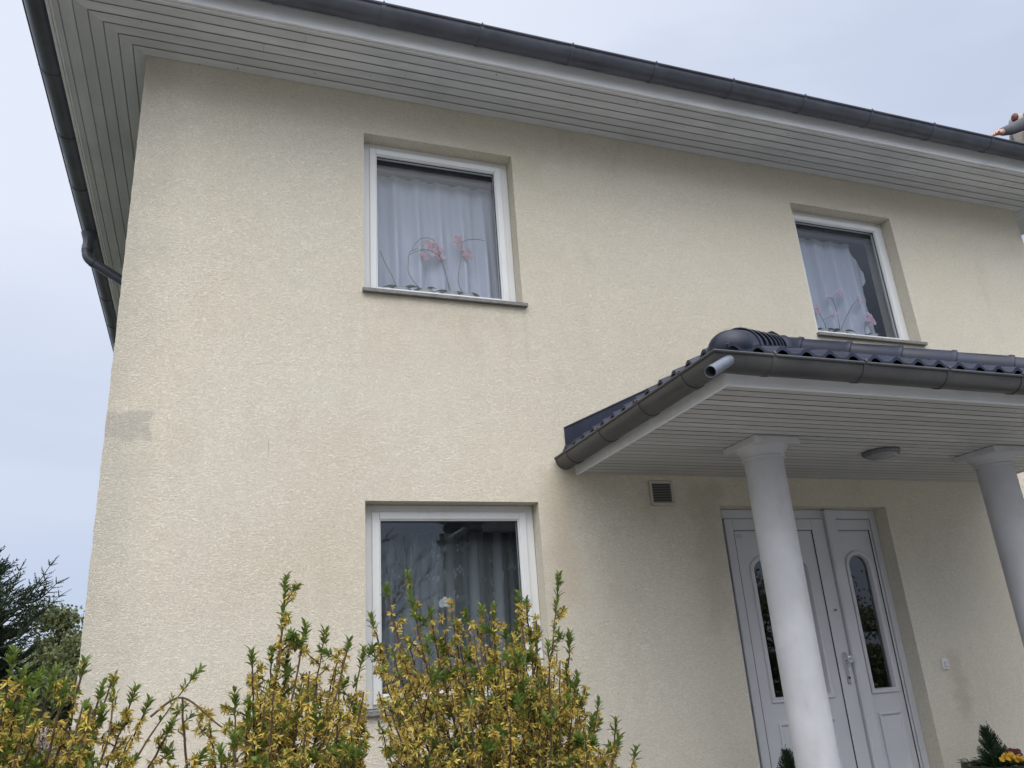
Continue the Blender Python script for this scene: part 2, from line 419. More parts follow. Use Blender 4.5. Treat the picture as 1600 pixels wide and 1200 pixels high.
def reveal(x0, x1, z0, z1):
    w.poly([(x0, 0, z1), (x1, 0, z1), (x1, TH, z1), (x0, TH, z1)])
    w.poly([(x0, 0, z0), (x0, TH, z0), (x1, TH, z0), (x1, 0, z0)])
    w.poly([(x0, 0, z0), (x0, 0, z1), (x0, TH, z1), (x0, TH, z0)])
    w.poly([(x1, 0, z0), (x1, TH, z0), (x1, TH, z1), (x1, 0, z1)])
for a in ((WX0, WX1, WZ0, WZ1), (WX0, WX1, LZ0, LZ1), (UX0, UX1, WZ0, WZ1), (DX0, DX1, DZ0, DZ1)): reveal(*a)
zb, zt = GZ-.3, H+.06
w.poly([(0, .05, zb), (0, .05, zt), (0, DEP, zt), (0, DEP, zb)])
w.poly([(W, 0, zb), (W, DEP, zb), (W, DEP, zt), (W, 0, zt)])
w.poly([(0, DEP, zb), (0, DEP, zt), (W, DEP, zt), (W, DEP, zb)])
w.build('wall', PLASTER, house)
# --- rooms behind the windows
w = MB()
def room(x0, x1, y1, z0, z1, holes):
    # back, floor, ceiling, sides, and the inner face of the front wall round the opening
    w.poly([(x0, y1, z0), (x1, y1, z0), (x1, y1, z1), (x0, y1, z1)])
    w.poly([(x0, TH, z0), (x1, TH, z0), (x1, y1, z0), (x0, y1, z0)])
    w.poly([(x0, TH, z1), (x0, y1, z1), (x1, y1, z1), (x1, TH, z1)])
    for x in (x0, x1): w.poly([(x, TH, z0), (x, y1, z0), (x, y1, z1), (x, TH, z1)])
    a, b, c, d = holes
    w.box(x0, a, TH-.005, TH, z0, z1); w.box(b, x1, TH-.005, TH, z0, z1); w.box(a, b, TH-.005, TH, z0, c); w.box(a, b, TH-.005, TH, d, z1)
room(.3, 3.8, 4.3, 2.65, 5.2, (WX0, WX1, WZ0, WZ1)); room(4.0, 7.9, 4.3, 2.65, 5.2, (UX0, UX1, WZ0, WZ1)); room(.3, 3.8, 4.3, .13, 2.5, (WX0, WX1, LZ0, LZ1))
w.build('room_wall', ROOM, house)
w = MB(); room(3.9, 6.5, 3.5, .13, 2.5, (DX0, DX1, DZ0, DZ1)); w.build('hall_wall', DARKROOM, house)

# --- windows
def rect_frame(m, x0, x1, z0, z1, wd, y0, y1, wtop=None, wbot=None, bev=.003):
    wt = wtop or wd; wb = wbot or wd
    m.box(x0, x0+wd, y0, y1, z0, z1, bev); m.box(x1-wd, x1, y0, y1, z0, z1, bev)
    m.box(x0+wd+.0003, x1-wd-.0003, y0+.0003, y1, z1-wt, z1, bev); m.box(x0+wd+.0003, x1-wd-.0003, y0+.0003, y1, z0, z0+wb, bev)
def window(x0, x1, z0, z1, sill_ov=.028, glass=None):
    e = .002
    f = MB(); rect_frame(f, x0+e, x1-e, z0+.012, z1-e, .062, .115, .175, .052, .040)
    win = f.build('window', PVC, house)
    s_ = MB(); a, b, c, d = x0+.060, x1-.060, z0+.034, z1-.048
    rect_frame(s_, a, b, c, d, .047, .100, .165)
    # stepped inner bead of the sash
    rect_frame(s_, a+.040, b-.040, c+.040, d-.040, .016, .109, .160, bev=.002)
    s_.build('sash', PVC, win)
    gk = MB(); rect_frame(gk, a+.054, b-.054, c+.054, d-.054, .006, .125, .133, bev=.001); gk.build('gasket', BLACK, win)
    p = MB(); [p.poly([(a+.05, yg, c+.05), (b-.05, yg, c+.05), (b-.05, yg, d-.05), (a+.05, yg, d-.05)]) for yg in (.134, .152)]; p.build('pane', glass or GLASS, win)
    sl_ = MB()
    sl_.prism([(-.034, z0-.020), (-.034, z0+.004), (.114, z0+.010), (.114, z0-.024)], x0-sill_ov*.5, x1+sill_ov)
    sl_.build('sill', GRANITE, win, fixn=True)
    rb = MB(); rb.tube([(x0+.004, .235, z1-.075), (x1-.004, .235, z1-.075)], .060, 16); rb.box(x0+.004, x1-.004, .226, .232, z1-.165, z1-.08); rb.build('roller_blind', BLIND, win, smooth=True)
    isl = MB(); isl.box(x0+.002, x1-.002, .18, .42, z0+.03, z0+.05, .003); isl.build('inner_sill', PVC, win)
    return win
window(WX0, WX1, WZ0, WZ1)
window(UX0, UX1, WZ0, WZ1)
window(WX0, WX1, LZ0, LZ1, glass=GLASS2)

# --- main eaves: boarded soffit, fascia, gutters, roof
def boards(m, n, pitch, edge0, zz, rng, joints=2):
    """boards along X on the front side, mitred at both house corners"""
    for k in range(n):
        a = max(-edge0+k*pitch, -OV+.012); b = min(-edge0+(k+1)*pitch, -.001)
        dz = rng.uniform(-.0006, .0006); m.tint = rng.random()
        cuts = sorted(rng.uniform(.3, W-.3) for _ in range(joints))
        for s0, s1 in zip([None]+cuts, cuts+[None]):
            for (y0, y1, z0, z1) in ((a+.0042, b-.004, zz+dz, zz+dz), (b-.004, b, zz+dz, zz+.004)):
                def X(y, left):
                    if left: return (y if s0 is None else s0+.0012)
                    return (W-y if s1 is None else s1-.0012)
                m.poly([(X(y0, 1), y0, z0), (X(y1, 1), y1, z1), (X(y1, 0), y1, z1), (X(y0, 0), y0, z0)])
            m.tint = min(1, max(0, m.tint+rng.uniform(-.25, .25)))
rng = random.Random(11)
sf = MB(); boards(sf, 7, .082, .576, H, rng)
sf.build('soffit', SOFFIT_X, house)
# side soffits: build the same strip in local coordinates and turn it
def side_boards(right):
    m = MB(); rg = random.Random(21 if right else 13)
    n = 7; pitch = .082
    for k in range(n):
        a = max(-.576+k*pitch, -OV+.012); b = min(-.576+(k+1)*pitch, -.001); m.tint = rg.random()
        dz = rg.uniform(-.0006, .0006)
        cuts = sorted(rg.uniform(.5, DEP-.3) for _ in range(2))
        for s0, s1 in zip([None]+cuts, cuts+[None]):
            for (y0, y1, z0, z1) in ((a+.0045, b-.004, H+dz, H+dz), (b-.004, b, H+dz, H+.005)):
                P = []
                for (q, lo, z) in ((y0, 1, z0), (y1, 1, z1), (y1, 0, z1), (y0, 0, z0)):
                    yy = (q if s0 is None else s0+.0012) if lo else (DEP-q if s1 is None else s1-.0012)
                    xx = q if not right else W-q
                    P.append((xx, yy, z))
                m.poly(P)
            m.tint = min(1, max(0, m.tint+rg.uniform(-.25, .25)))
    return m
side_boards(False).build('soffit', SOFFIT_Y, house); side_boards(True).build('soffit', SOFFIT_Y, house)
# closing sheet above the boards (stops light leaking through the joints)
cb = MB(); cb.box(-OV+.004, W+OV-.004, -OV+.004, -.001, H+.020, H+.03); cb.box(-OV+.004, -.001, .0, DEP+.4, H+.020, H+.03); cb.box(W+.001, W+OV-.004, 0, DEP+.4, H+.020, H+.03)
cb.build('soffit_backing', GAP, house)
fa = MB()
def fascia_ring(o, z0, z1, t, m):
    m.box(-o, W+o, -o, -o+t, z0, z1, .002); m.box(-o, -o+t, -o+t+.0005, DEP+o, z0, z1, .002); m.box(W+o-t, W+o, -o+t+.0005, DEP+o, z0, z1, .002); m.box(-o+t+.001, W+o-t-.001, DEP+o-t, DEP+o, z0, z1, .002)
fascia_ring(OV+.012, H-.006, H+.20, .020, fa)
fascia_ring(OV-.012, H-.010, H+.004, .014, fa)      # thin drip bead inside the board
fa.build('fascia', FASCIA, house)
# half round gutter profile as an extruded shell
def gutter_shell(m, p0, p1, outv, r, z, n=14, bead=.008, th=.0025, m0=0, m1=0):
    """runs from p0 to p1 (horizontal), outv = unit vector away from the wall; centre line at p, rim height z. m0/m1 mitre: shift along run per unit outward"""
    p0 = Vector(p0); p1 = Vector(p1); run = (p1-p0).normalized()
    prof = []
    for k in range(n+1):
        a = math.pi*k/n; prof.append((math.cos(a)*r, -math.sin(a)*r))        # from outer rim (+out) to inner
    inner = [(x*(r-th)/r, zz*(r-th)/r) for x, zz in prof]
    ring = prof+inner[::-1]
    def P(base, o, zz, mk): q = base+outv*o+run*(o*mk); return (q.x, q.y, z+zz)
    m.rings([[P(p0, o, zz, m0) for o, zz in ring], [P(p1, o, zz, m1) for o, zz in ring]], True, True)
    # rolled bead on the outer rim
    bd = [(r+bead*.4+bead*math.cos(t*math.pi/4), bead*math.sin(t*math.pi/4)) for t in range(8)]
    m.rings([[P(p0, o, zz, m0) for o, zz in bd], [P(p1, o, zz, m1) for o, zz in bd]], True, True)
    # raised inner flange
    m.rings([[P(p0, o, zz, m0) for o, zz in ((-r, 0), (-r-.002, .03), (-r-.004, .03), (-r-.002, 0))], [P(p1, o, zz, m1) for o, zz in ((-r, 0), (-r-.002, .03), (-r-.004, .03), (-r-.002, 0))]], True, True)
def gutter_band(m, c, run, outv, r, z, wdt=.03, th=.0045, hook=True):
    c = Vector(c); n = 14; rings = []
    for s_ in (-wdt/2, wdt/2):
        ring = []
        for rr in (r+.0008, r+th):
            pts = [(math.cos(math.pi*k/n)*rr, -math.sin(math.pi*k/n)*rr) for k in range(n+1)]
            ring += pts if rr < r+th-.0001 else pts[::-1]
        rings.append([tuple(c+run*s_+outv*o+Vector((0, 0, z-c.z+zz))) for o, zz in ring])
    m.rings(rings, True, True)
    if hook:
        hk = [c+outv*(r+.004)+Vector((0, 0, z-c.z)), c+outv*(r+.014)+Vector((0, 0, z-c.z+.006)), c+outv*(r+.010)+Vector((0, 0, z-c.z+.016)), c+outv*(r-.01)+Vector((0, 0, z-c.z+.014))]
        m.tube(hk, .0055, 6)
RG = .082; GC = OV+.012+.006+RG; GRZ = 5.548
xo, yo = Vector((-1, 0, 0)), Vector((0, -1, 0))
gm = MB(); gutter_shell(gm, (-GC, -GC, 0), (W+GC, -GC, 0), yo, RG, GRZ, m0=-1, m1=1, bead=.010)
gf = gm.build('gutter', GUT, house, smooth=True, fixn=True)
for k in range(-2, 11):
    x = 1.50+.702*k
    if -GC < x < W+GC:
        b = MB(); gutter_band(b, (x, -GC, GRZ), Vector((1, 0, 0)), yo, RG, GRZ, .028); b.build('bracket', GUT, gf, True, fixn=True)
for x in (2.86, 6.2):
    b = MB(); gutter_band(b, (x, -GC, GRZ), Vector((1, 0, 0)), yo, RG, GRZ, .10, .0015, False); b.build('joint_sleeve', GUT, gf, True, fixn=True)
gm = MB(); gutter_shell(gm, (-GC, -GC, 0), (-GC, DEP+GC, 0), xo, RG, GRZ, m0=-1, m1=1, bead=.010)
gl = gm.build('gutter', GUT, house, smooth=True, fixn=True)
for k in range(12):
    y = -.26+.745*k
    if abs(y-2.75) > .1:
        b = MB(); gutter_band(b, (-GC, y, GRZ), Vector((0, 1, 0)), xo, RG, GRZ, .028); b.build('bracket', GUT, gl, True, fixn=True)
gm = MB(); gutter_shell(gm, (W+GC, -GC, 0), (W+GC, DEP+GC, 0), Vector((1, 0, 0)), RG, GRZ, m0=-1, m1=1, bead=.010)
gm.build('gutter', GUT, house, smooth=True, fixn=True)
# downpipe on the left side: outlet funnel, swan neck, straight fall
dp = MB(); yd = 2.72
dp.lathe([(.072, -.075), (.058, -.12), (.047, -.16), (.047, -.21), (.051, -.212), (.051, -.26)], (-GC-.01, yd, GRZ), 20)
P0 = Vector((-GC-.01, yd, GRZ-.22))
pts = [P0, P0+Vector((0, 0, -.06))]
for k in range(1, 6):
    a = k/5*rad(58); pts.append(P0+Vector((.11*(1-math.cos(a)), 0, -.06-.11*math.sin(a))))
last = pts[-1]; dirn = Vector((math.sin(rad(58)), 0, -math.cos(rad(58))))
tgt = -.075-.06; L = (tgt-.05-last.x)/dirn.x; pts.append(last+dirn*L); q = pts[-1]
for k in range(1, 5):
    a = rad(58)*(1-k/4); pts.append(pts[-1]+Vector((math.sin(a), 0, -math.cos(a)))*.035)
pts.append(Vector((pts[-1].x, yd, GZ+.1)))
dp.tube(pts, .045, 16)
dp.tube([last+dirn*.0, last+dirn*.03], .049, 16); dp.tube([P0+Vector((0, 0, -.045)), P0+Vector((0, 0, -.06))], .0490, 16)
dp.build('downpipe', GUT, house, smooth=True)
# main roof: hipped tile roof above the gutters
def pantile_field(m, x0, x1, roof_z, ytop_of_x, eave_y, pitch=.145, amp=.020, steps=8, lap=.33, to_world=None, min_len=.01):
    """wavy tile surface; roof_z(y) gives the plane height. Courses step by a few mm."""
    nx = max(2, int((x1-x0)/(pitch/steps)))
    for i in range(nx):
        xa = x0+(x1-x0)*i/nx; xb = x0+(x1-x0)*(i+1)/nx
        def wave(x):
            ph = ((x-x0)/pitch) % 1.0
            return amp*(math.sin(math.pi*min(1, ph/.55)) if ph < .55 else -.22*math.sin(math.pi*(ph-.55)/.45))*1.25
        yt = max(ytop_of_x(xa), ytop_of_x(xb)); yt = max(ytop_of_x((xa+xb)/2), eave_y)
        L = yt-eave_y
        if L < min_len: continue
        nc = int(math.ceil(L/lap))
        for c in range(nc):
            ya = eave_y+c*lap; yb = min(eave_y+(c+1)*lap, yt)
            za, zb = roof_z(ya)+.018, roof_z(yb)+.018*(1-(yb-ya)/lap)
            wa, wb = wave(xa), wave(xb)
            pts_ = [(xa, ya, za+wa), (xb, ya, za+wb), (xb, yb, zb+wb), (xa, yb, zb+wa)]
            m.poly([to_world(p) if to_world else p for p in pts_])
            # nose of the course
            pts_ = [(xa, ya, za+wa-.020), (xb, ya, za+wb-.020), (xb, ya, za+wb), (xa, ya, za+wa)]
            m.poly([to_world(p) if to_world else p for p in pts_])
RP = math.tan(rad(23)); RE = OV+.06
mr_ = MB()
RZ = 5.575
mid = (W+2*RE)/2
pantile_field(mr_, -RE, W+RE, lambda y: RZ+(y+RE)*RP, lambda x: -RE+min(x+RE, W+RE-x), -RE, .30, .025, 6)
pantile_field(mr_, -RE, DEP+RE, lambda y: RZ+(y+RE)*RP, lambda x: -RE+min(x+RE, DEP+RE-x, mid), -RE, .30, .025, 6, to_world=lambda p: (p[1], p[0], p[2]))
pantile_field(mr_, -RE, DEP+RE, lambda y: RZ+(y+RE)*RP, lambda x: -RE+min(x+RE, DEP+RE-x, mid), -RE, .30, .025, 6, to_world=lambda p: (W-p[1], p[0], p[2]))
mr_.poly([(-RE, DEP+RE, RZ), (W+RE, DEP+RE, RZ), (W/2, DEP-W/2, RZ+RP*mid)])
mr_.box(-OV, W+OV, -OV, DEP+OV, H+.16, H+.17)
mr_.build('roof', TILE, house, smooth=True)
rc = MB()
for A, B in (((-RE, -RE), (W/2, W/2)), ((W+RE, -RE), (W/2, W/2))):
    A = Vector((A[0], A[1], RZ+.05)); B = Vector((B[0], B[1], RZ+RP*(W/2+RE)+.05))
    n = int((B-A).length/.36)
    for k in range(n): rc.tube([A.lerp(B, k/n), A.lerp(B, (k+1.1)/n)], [.11, .095], 10)
rc.build('hip_tile_row', TILE, house, smooth=True)

# ================================================================== PORCH
PX0, PX1, PD, PZ = 2.9404, 6.722, 1.8243, 2.4929
m = MB(); rg = random.Random(5); pitch = .0757; n = int((PD-.02)/pitch)+1
for k in range(n):
    a = -PD+.018+k*pitch; b = min(a+pitch, -.001); m.tint = rg.random(); dz = rg.uniform(-.0005, .0005)
    for (y0, y1, z0, z1) in ((a+.0042, b-.004, PZ+dz, PZ+dz), (b-.004, b, PZ+dz, PZ+.005)):
        m.poly([(PX0+.018, y0, z0), (PX0+.018, y1, z1), (PX1-.018, y1, z1), (PX1-.018, y0, z0)])
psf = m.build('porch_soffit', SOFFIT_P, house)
m = MB(); m.box(PX0+.01, PX1-.01, -PD+.01, -.001, PZ+.016, PZ+.022); m.build('porch_backing', mat_simple('porch_batten', (.18, .175, .17), .9), house)
m = MB(); m.box(PX0, PX1, -PD, -PD+.018, PZ-.012, PZ+.13, .002); m.box(PX0, PX0+.018, -PD+.0185, -.002, PZ-.012, PZ+.13, .002); m.box(PX1-.018, PX1, -PD+.0185, -.002, PZ-.012, PZ+.13, .002)
m.build('porch_fascia', FASCIA, house)
# roof of the porch: three tiled slopes meeting at an apex on the wall
AX = 4.831; EX0 = 2.865; EX1 = 2*AX-EX0; EY = -(AX-EX0)+.0      # eave line
PSL = .492; PEZ = 2.603
def prz(y): return PEZ+(y-EY)*PSL
pr_ = MB()
front = MB(); pantile_field(front, EX0, EX1, prz, lambda x: EY+min(x-EX0, EX1-x), EY, .1452, .022, 10, lap=.30)
porch_roof = front.build('porch_roof', TILE, house, smooth=True)
side = MB()
pantile_field(side, EY, -.005, lambda y: PEZ+(y-EX0)*PSL, lambda x: EX0+(x-EY), EX0, .1452, .032, 10, lap=.30, min_len=.11, to_world=lambda p: (p[1], p[0], p[2]+.022))
side.build('left_slope', TILE, porch_roof, smooth=True)
side = MB()
pantile_field(side, EY, -.005, lambda y: PEZ+(y-EX0)*PSL, lambda x: EX0+(x-EY), EX0, .1452, .022, 10, lap=.30, to_world=lambda p: (2*AX-p[1], p[0], p[2]))
side.build('right_slope', TILE, porch_roof, smooth=True)
# timber/felt deck under the tiles closes the roof from below
m = MB()
ap = (AX, -.003, prz(0)-.035); c0 = (EX0+.03, EY+.03, PEZ-.02); c1 = (EX1-.03, EY+.03, PEZ-.02)
m.poly([c0, c1, ap]); m.poly([(EX0+.03, -.003, PEZ-.02), c0, ap]); m.poly([c1, (EX1-.03, -.003, PEZ-.02), ap]); m.build('roof_deck', BLACK, porch_roof)
# hip tiles
def hip_tile(p0, p1, r0_, r1_, squash=.85, closed=False, seg=14):
    """half round cap between two points, open below"""
    m = MB(); p0 = Vector(p0); p1 = Vector(p1); d = (p1-p0).normalized(); sd = d.cross(Vector((0, 0, 1))).normalized(); u_ = sd.cross(d).normalized()
    def ring(c, r, sk=-.25): return [c+sd*(math.cos(math.pi*(sk+(1-2*sk)*k/seg))*r)+u_*(math.sin(math.pi*(sk+(1-2*sk)*k/seg))*r*squash) for k in range(seg+1)]
    rr = []
    if closed:
        for a in (88, 75, 60, 45, 30, 15):
            rr.append(ring(p0-d*(math.sin(rad(a))*r0_*.8), r0_*math.cos(rad(a)), -.05))
        rr.append(ring(p0, r0_, -.05)); rr.append(ring(p1, r1_, -.05))
    else:
        rr = [ring(p0+d*.012, r0_-.020, -.05), ring(p0, r0_-.004, -.05), ring(p0+d*.004, r0_, -.05), ring(p0+d*.03, r0_, -.05), ring(p0+d*.045, r0_-.008, -.05), ring(p1, r1_, -.05)]
    m.rings(rr, False)
    return m
hipdir = Vector((1, 1, PSL))
for sgn in (1, -1):
    def HP(s_): # s_ along plan hip distance
        t = s_/math.sqrt(2); x = EX0+t; x = x if sgn == 1 else 2*AX-x
        return Vector((x, EY+t, PEZ+t*PSL+.012))
    total = (AX-EX0)*math.sqrt(2); k = 0; s_ = .13
    o = hip_tile(HP(.145)-Vector((0, 0, .018)), HP(.56)+Vector((0, 0, .0)), .115, .106, .92, True).build('hip_starter', TILE, porch_roof, smooth=True)
    s_ = .52
    while s_ < total-.12:
        o = hip_tile(HP(s_), HP(min(s_+.40, total)), .114, .098, .98).build('hip_tile', TILE, porch_roof, smooth=True); s_ += .342
# apex cap and wall flashing
m = MB(); m.lathe([(.001, .12), (.045, .115), (.080, .08), (.10, .02), (.105, -.04)], (AX, -.10, prz(-.1)), 20, False)
m.build('apex_cap', TILE, porch_roof, smooth=True)
m = MB()
for sgn in (1, -1):
    a0 = Vector((EX0+.02, -.004, PEZ+.03)); a1 = Vector((AX, -.004, prz(0)-.03))
    if sgn < 0: a0.x = 2*AX-a0.x
    for dy0, dy1, h0, h1 in ((0, -.012, 0, .135),):
        m.rings([[(a.x, -.002, a.z-.02), (a.x, -.016, a.z-.02), (a.x, -.016, a.z+.180), (a.x, -.022, a.z+.185), (a.x, -.002, a.z+.195)] for a in (a0, a1)], True, True)
m.build('flashing', TILE, porch_roof, fixn=True)
# small moss lumps on the tile rims
# gutters of the porch
RG2 = .074; G2 = RG2+.004; GZ2 = 2.590
gx0 = PX0-G2; gx1 = PX1+G2; gy = -PD-G2
gm = MB(); gutter_shell(gm, (gx0, gy, 0), (gx1, gy, 0), yo, RG2, GZ2, m0=-1, m1=1, bead=.008)
pg = gm.build('porch_gutter', GUTP, house, smooth=True, fixn=True)
for x in (3.13, 3.69, 4.255, 4.80, 5.36, 5.92, 6.48):
    b = MB(); gutter_band(b, (x, gy, GZ2), Vector((1, 0, 0)), yo, RG2, GZ2, .026); b.build('bracket', GUTP, pg, True, fixn=True)
b = MB(); gutter_band(b, (3.05, gy, GZ2), Vector((1, 0, 0)), yo, RG2, GZ2, .16, .0015, False); b.build('joint_sleeve', GUTP, pg, True, fixn=True)
gm = MB(); gutter_shell(gm, (gx0, -.03, 0), (gx0, gy, 0), xo, RG2, GZ2, m0=0, m1=1, bead=.008)
pg2 = gm.build('porch_gutter', GUTP, house, smooth=True, fixn=True)
for y in (-1.66, -1.21, -.70, -.20):
    b = MB(); gutter_band(b, (gx0, y, GZ2), Vector((0, 1, 0)), xo, RG2, GZ2, .026); b.build('bracket', GUTP, pg2, True, fixn=True)
m = MB()   # end cap
ring = [(gx0+math.cos(math.pi*k/14)*-(RG2+.003), -.03, GZ2-math.sin(math.pi*k/14)*(RG2+.003)) for k in range(15)]
m.rings([ring, [(x, -.026, z) for x, y, z in ring]], True, True); m.build('end_cap', GUTP, pg2, fixn=True)
gm = MB(); gutter_shell(gm, (gx1, -.03, 0), (gx1, gy, 0), Vector((1, 0, 0)), RG2, GZ2, m0=0, m1=1, bead=.008)
gm.build('porch_gutter', GUTP, house, smooth=True, fixn=True)
# short spout at the corner
m = MB(); S0 = at(1139, 563, gy-.055); sd = Vector((-.50, -.60, -.18)).normalized()
S1 = at(1110, 581, -2.055); sd = (S1-S0).normalized(); n = 20
def ringat(c, r):
    a = sd.cross(Vector((0, 0, 1))).normalized(); b_ = a.cross(sd).normalized()
    return [c+(a*math.cos(2*math.pi*k/n)+b_*math.sin(2*math.pi*k/n))*r for k in range(n)]
m.rings([ringat(S0, .027), ringat(S1, .0285), ringat(S1, .0260), ringat(S0+sd*.02, .024)], True, False)
m.cur = 1; m.rings([ringat(S0+sd*.05, .0001), ringat(S0+sd*.05, .0255)], True, False)
m.build('gutter_spout', [ZINC, BLACK], pg, smooth=True)
# columns with square abacus and moulded neck
def column(x, y):
    m = MB(); R0 = .120
    prof = [(R0+.035, DZ0-.0), (R0+.035, DZ0+.05), (R0+.02, DZ0+.065), (R0+.012, DZ0+.09), (R0+.002, DZ0+.11), (R0, DZ0+.14), (R0, PZ-.10)]
    m.lathe([(r, z) for r, z in prof], (x, y, 0), 48)
    c = m.build('porch_column', COLW, house, smooth=True)
    m = MB()
    m.lathe([(R0+.001, PZ-.120), (R0+.012, PZ-.117), (R0+.014, PZ-.108), (R0+.008, PZ-.102), (R0+.013, PZ-.085), (R0+.024, PZ-.065), (R0+.036, PZ-.054), (R0+.040, PZ-.046)], (x, y, 0), 48)
    m.box(x-.168, x+.168, y-.168, y+.168, PZ-.046, PZ-.0012, .004)
    m.build('capital', COLW, c, smooth=True)
column(3.838, -.868); column(5.815, -.868)
# platform with two steps
m = MB(); m.box(3.2, 6.45, -1.55, -.001, GZ-.2, DZ0-.01, .01); m.box(3.2, 6.45, -1.85, -1.552, GZ-.2, DZ0-.17, .01); m.box(3.2, 6.45, -2.05, -1.853, GZ-.2, DZ0-.33, .01)
m.build('porch_step', mat_simple('dark_granite', (.055, .055, .058), .5, bscale=200), house)

# --- entrance door with glazed side panel
YF = .125
m = MB()
m.box(DX0+.002, DX0+.095, YF, YF+.08, DZ0, DZ1-.002, .004)
m.box(DX1-.058, DX1-.002, YF, YF+.08, DZ0, DZ1-.002, .004)
m.box(DX0+.0953, DX1-.0583, YF+.0005, YF+.08, DZ1-.072, DZ1-.0025, .004)
m.box(5.085, 5.185, YF-.045, YF+.08, DZ0, DZ1-.0035, .012)
m.box(5.20-.0145, DX1-.0583, YF+.004, YF+.08, DZ0, DZ0+.06, .004)
door_frame = m.build('door_frame', DOORW, house)
def arch(x0, x1, z0, z1, rise, n=14):
    """outline: straight sides with a segmental (elliptic) head"""
    pts_ = [(x0, z0), (x1, z0)]; cx = (x0+x1)/2; a = (x1-x0)/2
    for k in range(n+1):
        t = math.pi*k/n; pts_.append((cx+a*math.cos(t), z1-rise+rise*math.sin(t)))
    return pts_
def arch_ring(m, outer, prof, y):
    """moulding swept round an arch outline; prof = [(inset, proud)]"""
    n = len(outer); cx = sum(p[0] for p in outer)/n; rings = []
    P = [Vector((a, b)) for a, b in outer]
    N = []
    for i in range(n):
        e0 = (P[i]-P[i-1]); e1 = (P[(i+1) % n]-P[i])
        e0 = e0.normalized() if e0.length > 1e-6 else e1.normalized(); e1 = e1.normalized() if e1.length > 1e-6 else e0
        n0 = Vector((-e0.y, e0.x)); n1 = Vector((-e1.y, e1.x)); nn = (n0+n1).normalized(); sc_ = 1/max(.5, nn.dot(n0)); N.append(nn*sc_)
    for ins, pr2 in prof:
        rings.append([(P[i].x+N[i].x*ins, y-pr2, P[i].y+N[i].y*ins) for i in range(n)])
    m.rings(rings, True)
def panel_sheet(m, x0, x1, z0, z1, holes, y, th=.03):
    """flat sheet with arched hole cut, made of strips"""
    a = holes; hx0, hx1, hz0, hz1, rise = a
    m.poly([(x0, y, z0), (hx0, y, z0), (hx0, y, z1), (x0, y, z1)]); m.poly([(hx1, y, z0), (x1, y, z0), (x1, y, z1), (hx1, y, z1)])
    m.poly([(hx0, y, z0), (hx1, y, z0), (hx1, y, hz0), (hx0, y, hz0)])
    n = 14; cx = (hx0+hx1)/2; r = (hx1-hx0)/2
    for k in range(n):
        t0 = math.pi*k/n; t1 = math.pi*(k+1)/n
        xa, xb = cx+r*math.cos(t0), cx+r*math.cos(t1)
        m.poly([(xb, y, hz1-rise+rise*math.sin(t1)), (xa, y, hz1-rise+rise*math.sin(t0)), (xa, y, z1), (xb, y, z1)])
MOULD = [(0, 0), (.002, .014), (.010, .018), (.018, .013), (.022, .016), (.030, .014), (.034, .004), (.036, -.03)]
def leaf(name, x0, x1, px0, px1, gx0_, gx1_, yl, parent=None):
    m = MB(); zb_, zt_ = DZ0+.012, 2.204; pt, pb = 2.118, .26
    # stile frame around the infill panel
    m.box(x0, px0, yl, yl+.06, zb_, zt_, .004); m.box(px1, x1, yl, yl+.06, zb_, zt_, .004)
    m.box(px0+.0003, px1-.0003, yl+.0004, yl+.06, pt, zt_, .004); m.box(px0+.0003, px1-.0003, yl+.0004, yl+.06, zb_, pb, .004)
    yp = yl+.012
    panel_sheet(m, px0, px1, pb, pt, (gx0_-.03, gx1_+.03, .915, 1.960, .125), yp)
    d = m.build(name, DOORW, parent or house)
    g2 = MB()
    for a_, b_, c_, e_ in ((px0, px0+.004, pb, pt), (px1-.004, px1, pb, pt)): g2.box(a_, b_, yl+.004, yl+.0118, c_, e_)
    g2.box(px0+.004, px1-.004, yl+.004, yl+.0118, pt-.004, pt); g2.box(px0+.004, px1-.004, yl+.004, yl+.0118, pb, pb+.004)
    g2.build('seal', BLACK, d)
    m = MB(); arch_ring(m, arch(gx0_-.03, gx1_+.03, .915, 1.960, .125), MOULD, yp); m.build('pane_moulding', DOORW, d, smooth=True)
    m = MB(); m.poly([(a, yp+.020, b) for a, b in arch(gx0_-.01, gx1_+.01, .93, 1.945, .12)]); m.build('pane', DGLASS, d)
    m = MB()
    q0, q1 = gx0_-.005, gx1_+.005
    ol = [(q0, .32), (q1, .32), (q1, .785), (q0, .785)]
    arch_ring(m, ol, [(0, 0), (.003, .012), (.012, .016), (.022, .006), (.026, .002)], yp)
    m.poly([(q0+.026, yp-.002, .346), (q1-.026, yp-.002, .346), (q1-.026, yp-.002, .759), (q0+.026, yp-.002, .759)])
    m.build('raised_panel', DOORW, d, smooth=True)
    return d
door = leaf('door', DX0+.102, 5.079, 4.240, 4.958, 4.362, 4.846, YF-.012)
side_l = leaf('side_light', 5.190, DX1-.062, 5.222, 5.536, 5.262, 5.468, YF+.010)
